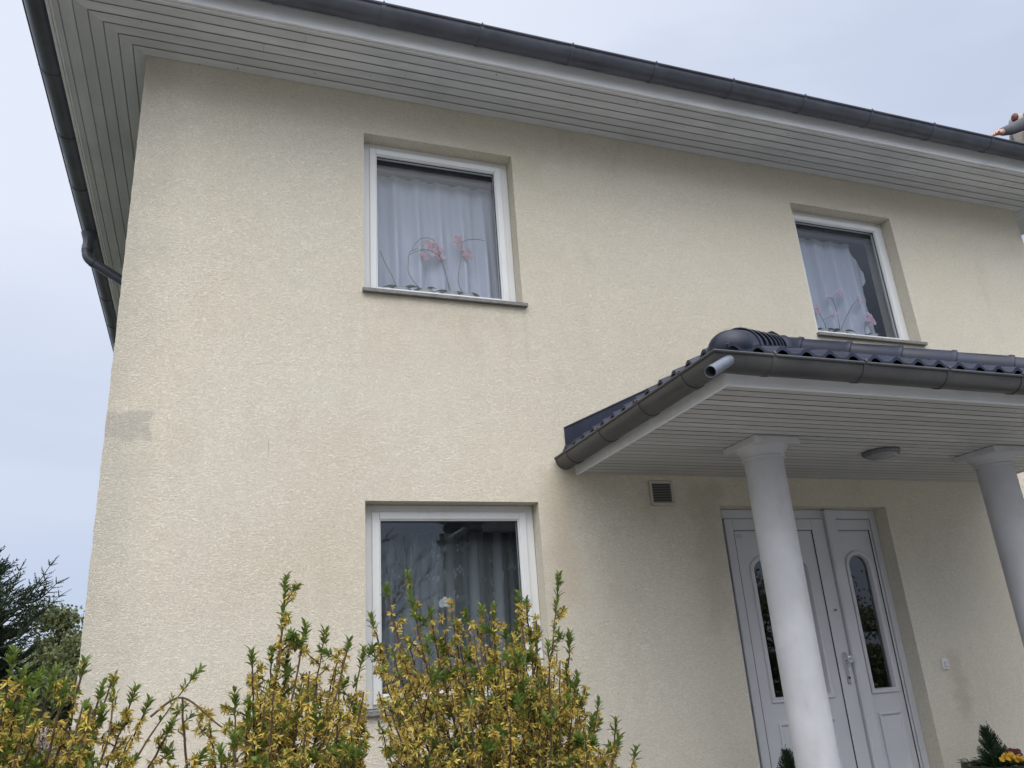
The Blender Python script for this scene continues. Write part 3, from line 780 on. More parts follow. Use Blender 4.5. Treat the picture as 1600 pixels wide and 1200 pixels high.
# handle set, cylinder, spy hole
m = MB(); hx = 5.026; yl = YF-.012
m.box(hx-.018, hx+.018, yl-.010, yl-.0005, .995, 1.215, .006)
m.lathe([(.011, 0), (.011, .0)], (hx, yl, 1.17), 8)
pth = [(hx, yl-.005, 1.165), (hx, yl-.04, 1.165), (hx-.006, yl-.055, 1.165), (hx-.03, yl-.058, 1.163), (hx-.075, yl-.058, 1.16), (hx-.10, yl-.055, 1.157)]
m.tube(pth[:3], .011, 12)
m.tube([(hx, yl-.035, 1.165), (hx, yl-.05, 1.165), (hx, yl-.058, 1.165), (hx, yl-.062, 1.165)], [.013, .026, .026, .015], 18)
m.build('door_handle', STEEL, door, smooth=True)
m = MB(); m.tube([(hx, yl-.0005, 1.04), (hx, yl-.014, 1.04)], .0085, 14); m.build('key_cylinder', BLACK, door, smooth=True)
m = MB(); m.tube([(hx-.002, yl, 1.517), (hx-.002, yl-.008, 1.517), (hx-.002, yl-.010, 1.517)], [.018, .017, .010], 18); m.cur = 1
m.tube([(hx-.002, yl-.0101, 1.517), (hx-.002, yl-.0115, 1.517)], .0085, 12); m.build('lock', [STEEL, BLACK], door, smooth=True)
m = MB(); m.box(4.262, 4.315, yl+.009, yl+.0117, 2.062, 2.092); m.build('sticker', mat_simple('sticker_grey', (.40, .42, .48), .4), door)
m = MB(); m.box(DX0, DX1, -.02, YF+.09, DZ0-.008, DZ0+.012, .004); m.build('threshold', STEEL, house)
# --- ventilation grille
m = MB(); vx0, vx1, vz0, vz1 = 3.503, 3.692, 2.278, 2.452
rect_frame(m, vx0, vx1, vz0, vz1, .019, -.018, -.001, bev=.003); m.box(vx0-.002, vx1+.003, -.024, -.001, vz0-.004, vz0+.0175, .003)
vent = m.build('air_vent', mat_simple('vent_shaded_beige', (.42, .40, .35), .6, dirt=(.3, .28, .24)), house)  # white plastic, its colour darkened to beige for the porch shade
m = MB()
for k in range(12):
    z = vz0+.021+k*.0118
    m.poly([(vx0+.019, -.014, z), (vx1-.019, -.014, z), (vx1-.019, -.004, z+.007), (vx0+.019, -.004, z+.007)])
    m.poly([(vx0+.019, -.014, z), (vx1-.019, -.014, z), (vx1-.019, -.014, z+.0018), (vx0+.019, -.014, z+.0018)])
m.build('louvre', mat_simple('louvre_shaded_grey', (.34, .33, .31), .5), vent)  # slats of the same plastic, shade put into the grey
m = MB(); m.box(vx0+.018, vx1-.018, -.0022, -.0012, vz0+.017, vz1-.018); m.build('vent_cavity', BLACK, vent)
# --- door bell
m = MB(); m.box(5.812, 5.876, -.012, -.0008, 1.045, 1.120, .003); bell = m.build('doorbell', PVC, house)
m = MB(); m.box(5.826, 5.862, -.020, -.0122, 1.062, 1.103, .003); m.build('button', mat_simple('bell_button', (.55, .55, .52), .4), bell)
# --- ceiling lamp
lamp = thing('ceiling_lamp', 'round unlit ceiling lamp with dark ring under the porch boards, between the two columns', 'lamp', loc=(4.885, -.79, PZ))
m = MB(); m.lathe([(.12, -.001), (.125, -.015), (.118, -.026), (.085, -.030)], (0, 0, 0), 36); m.build('lamp_base', mat_simple('lamp_ring', (.12, .12, .125), .4), lamp, smooth=True)
m = MB(); m.lathe([(.100, -.029), (.098, -.036), (.085, -.045), (.055, -.052), (.02, -.055), (.001, -.056)], (0, 0, 0), 36); m.build('lamp_shade', mat_simple('lamp_glass', (.20, .205, .22), .25), lamp, smooth=True)

# ================================================================== CURTAINS
def curtain(name, label, x0, x1, z0, z1, y, mat, folds, amp, seed, right=None, hem=.02, flowers=None, hemw=1., pleat=.25):
    m = MB(); rg = random.Random(seed); nx = int((x1-x0)/.006); nz = 60
    ph = [rg.uniform(0, 6.28) for _ in range(4)]
    def yy(x, z):
        t = (x-x0); f = folds*2*math.pi
        d = (z1-z)/(z1-z0)
        a = amp*(.35+.65*min(1, d*1.6))
        return y+a*(math.sin(f*t+1.1*math.sin(3.1*t+ph[0])+.5*math.sin(2.0*d+ph[1]))+.45*math.sin(f*1.9*t+ph[2]+.8*math.sin(3*d+ph[3])))
    for j in range(nz):
        za = z0+(z1-z0)*j/nz; zb2 = z0+(z1-z0)*(j+1)/nz
        xr = right((za+zb2)/2) if right else x1
        for i in range(nx):
            xa = x0+(x1-x0)*i/nx; xb = x0+(x1-x0)*(i+1)/nx
            if (xa+xb)/2 > xr: continue
            t = 0.
            if z1-(za+zb2)/2 < hem: t = hemw
            slope = abs(yy(xb, za)-yy(xa, za))/(xb-xa); t = max(t, min(.55, slope*pleat))
            if right and xr-(xa+xb)/2 < .010: t = max(t, .6*hemw)
            if flowers:
                xm, zm = (xa+xb)/2, (za+zb2)/2
                for (fx, fz, fr, pa) in flowers:
                    dx, dz2 = xm-fx, zm-fz; rr = math.hypot(dx, dz2)
                    if rr < fr*(.62+.38*math.cos(5*math.atan2(dz2, dx)+pa)) and rr > fr*.14: t = max(t, .42*noise.noise(Vector((xm*90, zm*90, 3)))+.22)
            m.tint = t
            m.poly([(xa, yy(xa, za), za), (xb, yy(xb, za), za), (xb, yy(xb, zb2), zb2), (xa, yy(xa, zb2), zb2)])
    # pull the coat of faces together so that it shades smoothly
    o = m.build(name, mat); import bmesh
    bm = bmesh.new(); bm.from_mesh(o.data); bmesh.ops.remove_doubles(bm, verts=bm.verts, dist=.0002); bm.to_mesh(o.data); bm.free()
    o.data.polygons.foreach_set('use_smooth', [True]*len(o.data.polygons))
    tag(o, label, 'curtain'); return o
CUR = mat_curtain('sheer_white', .90, (.78, .80, .93)); CURD = mat_curtain('voile', .24, (.75, .76, .80))
curtain('curtain', 'sheer white curtain in soft folds behind the upper window nearest the house corner', WX0+.03, WX1-.03, WZ0+.06, 4.912, .315, CUR, 6.0, .034, 1, hem=.012, hemw=.4)
def scal(z):
    pts_ = [(4.92, 6.245), (4.87, 6.20), (4.83, 6.195), (4.79, 6.22), (4.72, 6.30), (4.62, 6.335), (4.52, 6.335), (4.475, 6.30), (4.40, 6.29), (4.34, 6.305), (4.28, 6.28), (4.15, 6.31), (4.0, 6.315), (3.8, 6.30)]
    for (za, xa), (zb3, xb) in zip(pts_, pts_[1:]):
        if zb3 <= z <= za: return xb+(xa-xb)*(z-zb3)/(za-zb3)
    return pts_[0][1] if z > 4.9 else 6.30
curtain('curtain', 'white sheer curtain with a scalloped edge behind the upper window above the porch', UX0+.02, 6.345, WZ0+.06, 4.900, .315, CUR, 5.4, .030, 2, right=scal, hem=.012, hemw=.4)
rg = random.Random(8)
fl = [(1.70+rg.uniform(-.04, .9), rg.uniform(1.35, 2.1), rg.uniform(.014, .036), rg.uniform(0, 6)) for _ in range(70)]
curtain('curtain', 'dark see-through lace curtain with white flowers behind the ground floor window', WX0+.03, WX1-.03, LZ0+.06, 2.20, .335, CURD, 6.0, .032, 5, flowers=fl, hem=.012, hemw=.3, pleat=.30)

# ================================================================== ORCHIDS on the inner sills
PETM = mat_tint('petal_pink', (.50, .26, .31), (.64, .44, .50), .5, .25)
PETV = mat_tint('petal_violet', (.60, .38, .50), (.72, .54, .64), .5, .25)
PETW = mat_tint('petal_white', (.75, .78, .74), (.85, .86, .84), .5, .25)
LEAFD = mat_tint('orchid_leaf', (.02, .05, .02), (.06, .12, .04), .35)
STEMM = mat_simple('orchid_stem', (.12, .13, .10), .5)
POTW = mat_simple('ceramic_pot', (.6, .6, .6), .25)
def petal(m, c, d, nrm, L, Wd, tint, curl=.25):
    d = d.normalized(); s_ = d.cross(nrm).normalized(); nn = s_.cross(d)
    m.tint = tint
    pts_ = [c, c+d*L*.45+s_*Wd*.5+nn*L*.05, c+d*L*.8+s_*Wd*.42-nn*L*curl*.3, c+d*L-nn*L*curl*.5, c+d*L*.8-s_*Wd*.42-nn*L*curl*.3, c+d*L*.45-s_*Wd*.5+nn*L*.05]
    b = len(m.v); m.v += [tuple(p) for p in pts_]; m.v.append(tuple(c+d*L*.6))
    for i in range(6): m.face([b+i, b+(i+1) % 6, b+6])
def orchid(label, x, zb_, stems, mat, size=.032, pot_r=.055, y=.245):
    t = thing('orchid', label, 'orchid', loc=(x, y, zb_))
    rg = random.Random(int(x*1000)+int(zb_*10)); o = Vector((x, y, zb_))
    m = MB(); m.lathe([(pot_r*.7, 0), (pot_r, .10), (pot_r+.004, .105), (pot_r-.006, .105), (pot_r-.01, .085)], (0, 0, 0), 24); m.build('pot', POTW, t, smooth=True)
    m = MB()
    for k in range(5):
        a = k*1.3+rg.uniform(-.3, .3); d = Vector((math.cos(a), .35*math.sin(a), .35)).normalized(); L = rg.uniform(.11, .16)
        prev = None
        for q in range(7):
            u_ = q/6; c = Vector((0, 0, .09))+d*L*u_+Vector((0, 0, -.09*u_*u_+.03*u_)); wd = .024*math.sin(math.pi*min(1, .12+u_*.88)); sd_ = d.cross(Vector((0, 0, 1))).normalized()
            cur = (c+sd_*wd+Vector((0, 0, .006)), c, c-sd_*wd+Vector((0, 0, .006)))
            if prev: m.tint = rg.random(); m.poly([prev[0], prev[1], cur[1], cur[0]]); m.poly([prev[1], prev[2], cur[2], cur[1]])
            prev = cur
    m.build('leaves', LEAFD, t, smooth='full')
    st = MB(); fm = MB()
    for path, flw in stems:
        P = [Vector(p)-o for p in path]
        # catmull-rom through the points
        Q = []
        PP = [P[0]]+P+[P[-1]]
        for i in range(1, len(PP)-2):
            for k in range(6):
                u_ = k/6; a, b_, c, d = PP[i-1], PP[i], PP[i+1], PP[i+2]
                Q.append(.5*((2*b_)+(c-a)*u_+(2*a-5*b_+4*c-d)*u_*u_+(3*b_-a-3*c+d)*u_**3))
        Q.append(P[-1]); st.tube(Q, .0028, 6)
        for f in flw:
            c = Vector(f)-o; face = Vector((rg.uniform(-.4, .4), -1, rg.uniform(-.3, .2))).normalized()
            fm = MB(); s_ = size*rg.uniform(.85, 1.1); ux = face.cross(Vector((0, 0, 1))).normalized(); uz = ux.cross(face)
            for k, (ang, ww) in enumerate(((90, .75), (210, .7), (330, .7), (10, 1.15), (170, 1.15))):
                a = rad(ang+rg.uniform(-8, 8)); petal(fm, c, ux*math.cos(a)+uz*math.sin(a), face, s_, s_*ww, rg.random())
            petal(fm, c+face*.004, -uz+face*.6, face, s_*.5, s_*.4, 0); fm.build('flower', mat, t)
            st.tube([c-face*.003, c-face*.02+Vector((0, 0, .008)), min(Q, key=lambda q_: (q_-c).length)], .0015, 5)
    st.build('stem', STEMM, t, smooth='full')
    return t
Yo = .245; zs_ = WZ0+.052
def A(px, py, y=Yo): return tuple(at(px, py, y))
orchid('orchid with bowed stem of red and pale blooms, upper window by the house corner', 2.18, zs_,
       [([(2.18, Yo, zs_+.09), A(700, 440), A(690, 410), A(680, 378), A(660, 372), A(646, 385), A(645, 392)], [A(672, 388), A(680, 383), A(687, 391), A(680, 398), A(690, 402), A(668, 380), A(684, 394)]),
        ([(2.17, Yo, zs_+.09), A(697, 430), A(686, 400), A(662, 390), A(640, 398)], [A(661, 398), A(664, 402)])], PETM)
orchid('orchid with upright red blooms and bare arching twig, upper window by the house corner', 2.30, zs_,
       [([(2.29, Yo, zs_+.09), A(716, 440), A(720, 405), A(722, 380), A(738, 374), A(757, 376)], [A(714, 376), A(719, 382), A(727, 398), A(733, 402), A(723, 390), A(716, 372), A(731, 393)])], PETM)
orchid('long leafed orchid without flowers at the left end of the upper window by the corner', 1.80, zs_+.0,
       [([(1.78, Yo, zs_+.09), A(612, 430), A(602, 412), A(594, 392)], [])], PETM)
orchid('small pale orchid on bare stems between the leafy one and the red bloomed ones', 1.98, zs_,
       [([(1.97, Yo, zs_+.09), A(640, 430), A(638, 410), A(640, 395), A(652, 388)], [])], PETM)
orchid('orchid with a bright pink bloom at the dark gap beside the scalloped curtain', 6.16, zs_,
       [([(6.15, Yo, zs_+.09), A(1352, 520), A(1352, 505), A(1356, 492)], [A(1358, 494), A(1362, 499), A(1355, 501), A(1364, 505)])], PETV, .04)
orchid('orchid with loose faint pink blooms in front of the scalloped curtain, above the porch ridge', 5.80, zs_,
       [([(5.80, Yo, zs_+.09), A(1310, 500), A(1302, 470), A(1292, 465)], [A(1292, 466), A(1310, 456), A(1315, 460)]),
        ([(5.80, Yo, zs_+.09), A(1316, 510), A(1330, 480), A(1341, 468)], [A(1341, 466), A(1344, 472)])], PETV, .03)
orchid('orchid with dim pink blooms close to the left edge of the scalloped curtain window', 5.60, zs_,
       [([(5.60, Yo, zs_+.09), A(1290, 510), A(1280, 490), A(1276, 482)], [A(1276, 481), A(1279, 488), A(1306, 491)])], PETV, .03)
zl = LZ0+.052
orchid('white orchid with dark centre rising above the forsythia in the ground floor window', 2.06, zl,
       [([(2.06, .225, zl+.09), A(700, 1060, .225), A(699, 1000, .225), A(696, 945, .225)], [A(696, 943, .225)])], PETW, .048, y=.225)
orchid('white orchid glimpsed through twigs at the lower right of the ground floor window', 2.40, zl,
       [([(2.40, .225, zl+.09), A(800, 1090, .225), A(804, 1075, .225)], [A(804, 1072, .225), A(798, 1080, .225)])], PETW, .05, y=.225)

# ================================================================== PLANTERS BY THE DOOR
NEED = mat_tint('conifer_green', (.010, .026, .012), (.035, .075, .028), .6, .1)
FLY = mat_tint('primrose_yellow', (.45, .22, .01), (.75, .50, .03), .5, .2)
FLR = mat_tint('primrose_red', (.07, .004, .01), (.18, .01, .02), .5, .15)
LFG = mat_tint('bedding_leaf', (.02, .045, .012), (.05, .10, .025), .5, .2)
def frond(m, base, d, L, rg, w0=.0035, side=9, sl_=.45, t0=.2, t1=.8):
    """flat scaly conifer spray"""
    d = d.normalized(); s_ = d.cross(Vector((rg.uniform(-.5, .5), rg.uniform(-.5, .5), 1))).normalized()
    def strip(a, b, w_):
        dd = (b-a); q = dd.cross(Vector((rg.uniform(-1, 1), rg.uniform(-1, 1), rg.uniform(-1, 1)))).normalized()*w_
        m.tint = rg.uniform(t0, t1); m.poly([a-q, b-q*.25, b+q*.25, a+q])
    tip = base+d*L; strip(base, tip, w0)
    for k in range(side):
        u_ = (k+.6)/side; p = base+d*L*u_
        l2 = L*sl_*(1-u_*.75)
        for sg in (-1, 1):
            e = (d*.8+s_*sg*.75+Vector((0, 0, rg.uniform(-.1, .15)))).normalized()
            strip(p, p+e*l2, w0*.85)
            if l2 > .03:
                for v in (.35, .65):
                    pp = p+e*l2*v; strip(pp, pp+(e*.6+d*.7).normalized()*l2*.4, w0*.7)
def planter(label, x, y, conz, hasfl, seed, lean=0):
    z0 = DZ0-.01; t = thing('planter', label, 'planter', loc=(x, y, z0)); rg = random.Random(seed)
    m = MB(); m.lathe([(.13, 0), (.15, .02), (.20, .30), (.215, .30), (.215, .325), (.195, .325), (.19, .29), (.001, .285)], (0, 0, 0), 32); m.build('pot', mat_simple('pot_black', (.025, .024, .026), .45), t, smooth=True)
    m = MB(); top = Vector((0, 0, conz-z0)); zb_ = .28; Hc = top.z-zb_
    m.tube([(0, 0, zb_), (lean*.5, 0, zb_+Hc*.6), (lean, 0, top.z-.03)], [.008, .005, .002], 6)
    for k in range(240):
        u_ = rg.random()**.9; zz = zb_+.02+u_*(Hc-.07); a = rg.uniform(0, 6.28)
        rr = (1-u_)*.085+.008
        b_ = Vector((lean*u_+math.cos(a)*rr*.35, math.sin(a)*rr*.35, zz))
        frond(m, b_, Vector((math.cos(a)*.75, math.sin(a)*.75, 1.0)), rr*.9+.035, rg, .0028, 5, .4, 0, .7)
    frond(m, top-Vector((0, 0, .08)), Vector((lean*-1.5, 0, 1)), .085, rg, .003, 7, .3)
    m.build('dwarf_conifer', NEED, t)
    m = MB()
    for k in range(150):
        a = rg.uniform(0, 6.28); r_ = rg.uniform(.05, .2); c = Vector((math.cos(a)*r_, math.sin(a)*r_, .30+rg.uniform(0, .04)))
        petal(m, c, Vector((math.cos(a), math.sin(a), rg.uniform(.1, .8))), Vector((0, 0, 1)), rg.uniform(.04, .07), .03, rg.random())
    m.build('leaves', LFG, t)
    if hasfl:
        for nm, mt, cs in (('yellow_flowers', FLY, ((.0, -.13), (-.05, -.12), (.05, -.10), (.02, -.17))), ('red_flowers', FLR, ((.15, -.03), (.16, .02), (.13, -.08), (.19, -.02)))):
            m = MB()
            for cx, cy in cs:
                for k in range(6):
                    c = Vector((cx+rg.uniform(-.03, .03), cy+rg.uniform(-.03, .03), .36+rg.uniform(-.015, .03)))
                    n_ = Vector((rg.uniform(-.6, .6), -1, rg.uniform(.1, 1))).normalized(); ux = n_.cross(Vector((0, 0, 1))).normalized(); uz = ux.cross(n_)
                    for q in range(5):
                        a = q*1.2566+k; petal(m, c, ux*math.cos(a)+uz*math.sin(a), n_, .020, .02, rg.random())
            m.build(nm, mt, t)
    return t
planter('black pot with a small dark conifer half hidden behind the nearer porch column', 3.92, -.5, .715, False, 4)
planter('black pot with a small conifer above yellow and dark red flowers, right of the door', 5.665, -.40, .705, True, 9, -.02)

# ================================================================== FORSYTHIA
BARK = mat_tint('forsythia_bark', (.035, .022, .015), (.11, .072, .045), .8, bump=60)
FLEAF = mat_tint('forsythia_leaf', (.045, .085, .015), (.18, .25, .048), .45, .35, (.24, .33, .05))
FPET = mat_tint('forsythia_flower', (.21, .135, .032), (.72, .57, .13), .6, .28, (.66, .50, .10))
def leaf_blade(m, b_, d, nrm, L, wd, rg, t):
    d = d.normalized(); s_ = d.cross(nrm)
    if s_.length < 1e-3: s_ = d.orthogonal()
    s_.normalize(); nn = s_.cross(d).normalized(); i = len(m.v)
    bend = rg.uniform(.05, .28)
    m.v += [tuple(b_), tuple(b_+d*L*.33+s_*wd*.40+nn*wd*.22), tuple(b_+d*L*.36+nn*L*.02), tuple(b_+d*L*.33-s_*wd*.40+nn*wd*.22),
            tuple(b_+d*L*.68+s_*wd*.42+nn*(wd*.2-L*bend*.35)), tuple(b_+d*L*.70-nn*L*bend*.35), tuple(b_+d*L*.68-s_*wd*.42+nn*(wd*.2-L*bend*.35)), tuple(b_+d*L-nn*L*bend)]
    m.tint = t
    for q in ((0, 1, 2), (0, 2, 3), (1, 4, 5, 2), (2, 5, 6, 3), (4, 7, 5), (5, 7, 6)): m.face([i+k for k in q])
def tuft(m, p, d, rg, n=8, L=.036, spread=.55):
    d = d.normalized(); a0 = rg.uniform(0, 6.28); s1 = d.orthogonal().normalized(); s2 = d.cross(s1)
    base_t = rg.uniform(.25, .8)
    for k in range(n):
        a = a0+(k % 2)*math.pi+(k//2)*1.5708+rg.uniform(-.25, .25); o = s1*math.cos(a)+s2*math.sin(a)
        q = p-d*(k//2)*.011; sp = spread*(1+.25*(k//2))*rg.uniform(.5, 1.3); LL = L*rg.uniform(.7, 1.25)
        leaf_blade(m, q+o*.002, d+o*sp, -o+d*.5, LL, LL*rg.uniform(.30, .42), rg, min(1, max(0, base_t+rg.uniform(-.25, .25))))
def blossom(m, p, d, rg, s_=.022):
    """four narrow, slightly twisted petals"""
    d = d.normalized(); a0 = rg.uniform(0, 6.28); s1 = d.orthogonal().normalized(); s2 = d.cross(s1); bt = rg.uniform(.15, .85)
    op = rg.uniform(.35, 1.0)
    for k in range(4):
        a = a0+k*1.5708+rg.uniform(-.2, .2); o = s1*math.cos(a)+s2*math.sin(a); e = (d+o*op).normalized(); L = s_*rg.uniform(.75, 1.2); wd = L*.17
        tw = rg.uniform(-.9, .9); sd_ = e.cross(o)
        if sd_.length < 1e-4: continue
        sd_.normalize(); nn = sd_.cross(e); c2 = e*L*.55+nn*rg.uniform(-.1, .1)*L; sd2 = sd_*math.cos(tw)+nn*math.sin(tw)
        tip = e*L+o*L*rg.uniform(-.1, .3)+Vector((0, 0, -L*rg.uniform(0, .25)))
        i = len(m.v); m.v += [tuple(p+sd_*wd*.4), tuple(p-sd_*wd*.4), tuple(p+c2+sd2*wd), tuple(p+c2-sd2*wd), tuple(p+tip+sd2*wd*.3), tuple(p+tip-sd2*wd*.3)]
        m.tint = min(1, max(0, bt+rg.uniform(-.15, .15))); m.face([i, i+1, i+3, i+2]); m.face([i+2, i+3, i+5, i+4])
def bez(a, b, c, d, n):
    out = []
    for k in range(n+1):
        t = k/n; out.append(a*(1-t)**3+b*3*t*(1-t)**2+c*3*t*t*(1-t)+d*t**3)
    return out
def forsythia(label, root, tips, fill, seed, dense=1.0, twigs=()):
    """tips: (px, py, kind, leafy length) shoots; fill: function giving random inner tips"""
    rg = random.Random(seed); t = thing('forsythia_bush', label, 'bush', 'faded forsythia bushes in front of the house', root)
    R0_ = Vector(root); br = MB(); lf = MB(); fl_ = MB()
    crown = [R0_+Vector((rg.uniform(-.16, .16), rg.uniform(-.12, .12), 0)) for _ in range(9)]
    def grow(p0, p3, r_, leafy, fdens, side=True, kind='leaf'):
        L = (p3-p0).length; dv = (p3-p0)
        b1 = p0+Vector((dv.x*.12, dv.y*.12, dv.z*.42))+Vector((rg.uniform(-.05, .05), rg.uniform(-.05, .05), 0)); b2 = p3-Vector((dv.x*.25+rg.uniform(-.05, .05), dv.y*.25, dv.z*.30))
        n = max(6, int(L/.035)); P = bez(p0-R0_, b1-R0_, b2-R0_, p3-R0_, n)
        for i in range(1, n): P[i] += Vector((rg.uniform(-1, 1), rg.uniform(-1, 1), 0))*.0025
        br.tint = rg.random(); br.tube(P, [r_*(1-.72*i/n)+.0008 for i in range(n+1)], 5, False)
        acc = 0; 
        for i in range(2, n+1):
            d = (P[i]-P[i-1]).normalized(); rem = L*(1-i/n)
            if P[i].z+R0_.z < .55: continue
            if rem < leafy:
                if rem < .03 or rg.random() < .92: tuft(lf, P[i], (d+Vector((0, 0, .3))), rg, 5 if rem > .02 else 9, .031+.010*min(1, rem/.1), .7)
                if rg.random() < .25*fdens: blossom(fl_, P[i], d.orthogonal()*rg.choice((-1, 1))+Vector((0, 0, -.5)), rg)
            else:
                k = fdens*rg.choice((0, 1, 2, 3, 4, 5, 6))
                for q in range(int(k)):
                    a = rg.uniform(0, 6.28); o = Vector((math.cos(a), math.sin(a), rg.uniform(-1.1, .3)))
                    blossom(fl_, P[i]-d*rg.uniform(0, .03)+o*.004, o, rg, rg.uniform(.014, .022))
                if rg.random() < .12: tuft(lf, P[i]+Vector((rg.uniform(-.01, .01), 0, 0)), Vector((rg.uniform(-1, 1), rg.uniform(-1, 1), .8)), rg, 6, .03, .6)
            if side and rem > .1 and i > n*.45 and rg.random() < .30*dense:
                a = rg.uniform(0, 6.28); e = Vector((math.cos(a), math.sin(a)*.7, rg.uniform(.5, 1.4))).normalized(); l2 = rg.uniform(.07, .20)*(.5 if rem < .35 else 1)
                if (P[i]+R0_+e*l2).z < p3.z+.02: grow(P[i]+R0_, P[i]+R0_+e*l2, .0022, rg.choice((.0, .0, .03)), fdens*.9, False, 'flower')
        if not side and leafy < .01: tuft(lf, P[-1], (P[-1]-P[-2])+Vector((0, 0, .003)), rg, 5, .024, .6)
        if leafy >= .01: tuft(lf, P[-1], (P[-1]-P[-2])+Vector((0, 0, .004)), rg, 10, .038, .5)
        elif kind == 'flower':
            for q in range(5): blossom(fl_, P[-1], Vector((rg.uniform(-1, 1), rg.uniform(-1, 1), rg.uniform(-.6, .8))), rg)
    for (px, py, kind, ll, yy_) in tips:
        p3 = at(px, py, yy_); grow(rg.choice(crown), p3, rg.uniform(.006, .0105), ll if kind == 'leaf' else 0, 1.0 if kind != 'bare' else .3, True, kind)
    for (px, py, yy_, ll) in fill(rg):
        p3 = at(px, py, yy_); grow(rg.choice(crown), p3, rg.uniform(.0035, .009), ll, 1.0*dense, True)
    for tw in twigs:     # long arching twigs, sparsely flowered
        K = [at(px, py, yy_)-R0_ for px, py, yy_ in tw]; PP = [K[0]]+K+[K[-1]]; Q = []
        for i in range(1, len(PP)-2):
            for k in range(7):
                u_ = k/7; a, b_, c, d = PP[i-1], PP[i], PP[i+1], PP[i+2]
                Q.append(.5*((2*b_)+(c-a)*u_+(2*a-5*b_+4*c-d)*u_*u_+(3*b_-a-3*c+d)*u_**3))
        Q.append(K[-1]); n = len(Q); br.tint = .6; br.tube(Q, [.0045*(1-.7*i/n) for i in range(n)], 5, False)
        for i in range(2, n):
            if rg.random() < .45:
                for q in range(rg.choice((1, 2, 4))): blossom(fl_, Q[i], Vector((rg.uniform(-1, 1), rg.uniform(-1, 1), rg.uniform(-1.2, .3))), rg, .018)
            if rg.random() < .16: tuft(lf, Q[i]+Vector((0, 0, .004)), Vector((rg.uniform(-.6, .6), rg.uniform(-.5, .5), 1)), rg, 6, .03, .6)
        tuft(lf, Q[-1], Q[-1]-Q[-2], rg, 9, .036, .5)
    br.build('branches', BARK, t, smooth='full'); lf.build('leaves', FLEAF, t); fl_.build('flowers', FPET, t)
    return t
def prof(pts_):
    def f(x):
        for (a, b), (c, d) in zip(pts_, pts_[1:]):
            if a <= x <= c: return b+(d-b)*(x-a)/(c-a)
        return pts_[-1][1] if x > pts_[-1][0] else pts_[0][1]
    return f
def filler(x0, x1, top, n, yc=-1.55, dy=.32, leafp=.35, bottom=1230):
    def f(rg):
        out = []
        for _ in range(n):
            x = rg.uniform(x0, x1); t_ = top(x); y = t_+(bottom-t_)*rg.random()**1.25
            out.append((x, y, yc+rg.uniform(-dy, dy), rg.choice((.03, .05, .08)) if rg.random() < leafp else 0))
        return out
    return f
forsythia('leafy faded forsythia bush at the left house corner, in front of the conifer', (-.02, -1.75, GZ),
    [(20, 1020, 'leaf', .05, -1.9), (36, 1052, 'leaf', .08, -1.8), (62, 1056, 'leaf', .08, -1.7), (86, 1052, 'leaf', .10, -1.8), (132, 1036, 'leaf', .06, -1.7), (178, 1058, 'flower', 0, -1.6),
     (160, 1074, 'leaf', .05, -1.6), (212, 1078, 'leaf', .07, -1.5), (232, 1098, 'leaf', .02, -1.5), (139, 1157, 'leaf', .05, -1.7), (280, 1110, 'flower', 0, -1.5), (8, 1110, 'leaf', .06, -1.8), (100, 1075, 'leaf', .1, -1.8), (50, 1090, 'leaf', .1, -1.9)],
    filler(-160, 240, prof([(-160, 1040), (0, 1075), (120, 1085), (150, 1110), (200, 1130), (240, 1165), (275, 1190)]), 32, -1.7, .3, .45), 31, twigs=[[(185, 1240, -1.6), (225, 1165, -1.55), (270, 1100, -1.5), (309, 1050, -1.5)], [(235, 1120, -1.6), (285, 1090, -1.6), (345, 1135, -1.65), (400, 1165, -1.7), (455, 1190, -1.7)], [(150, 1210, -1.7), (170, 1150, -1.7), (176, 1100, -1.65), (178, 1060, -1.6)]])
forsythia('faded forsythia bush with one tall slim leafy shoot, left of the ground floor window', (.78, -1.55, GZ),
    [(447, 905, 'leaf', .22, -1.5), (393, 1021, 'leaf', .05, -1.6), (424, 1021, 'leaf', .05, -1.5), (449, 1024, 'leaf', .06, -1.45), (477, 981, 'leaf', .05, -1.5), (508, 989, 'leaf', .04, -1.4), (545, 1003, 'leaf', .03, -1.5),
     (568, 1016, 'leaf', .10, -1.5), (529, 1017, 'flower', 0, -1.4), (367, 1083, 'leaf', .08, -1.6), (388, 1099, 'leaf', .10, -1.6), (325, 1115, 'flower', 0, -1.6), (345, 1172, 'leaf', .03, -1.7), (300, 1186, 'flower', 0, -1.7), (285, 1090, 'bare', 0, -1.6), (365, 1150, 'leaf', .05, -1.7)],
    filler(385, 575, prof([(385, 1110), (410, 1060), (450, 1050), (520, 1040), (575, 1045)]), 46, -1.5, .28, .16), 32)
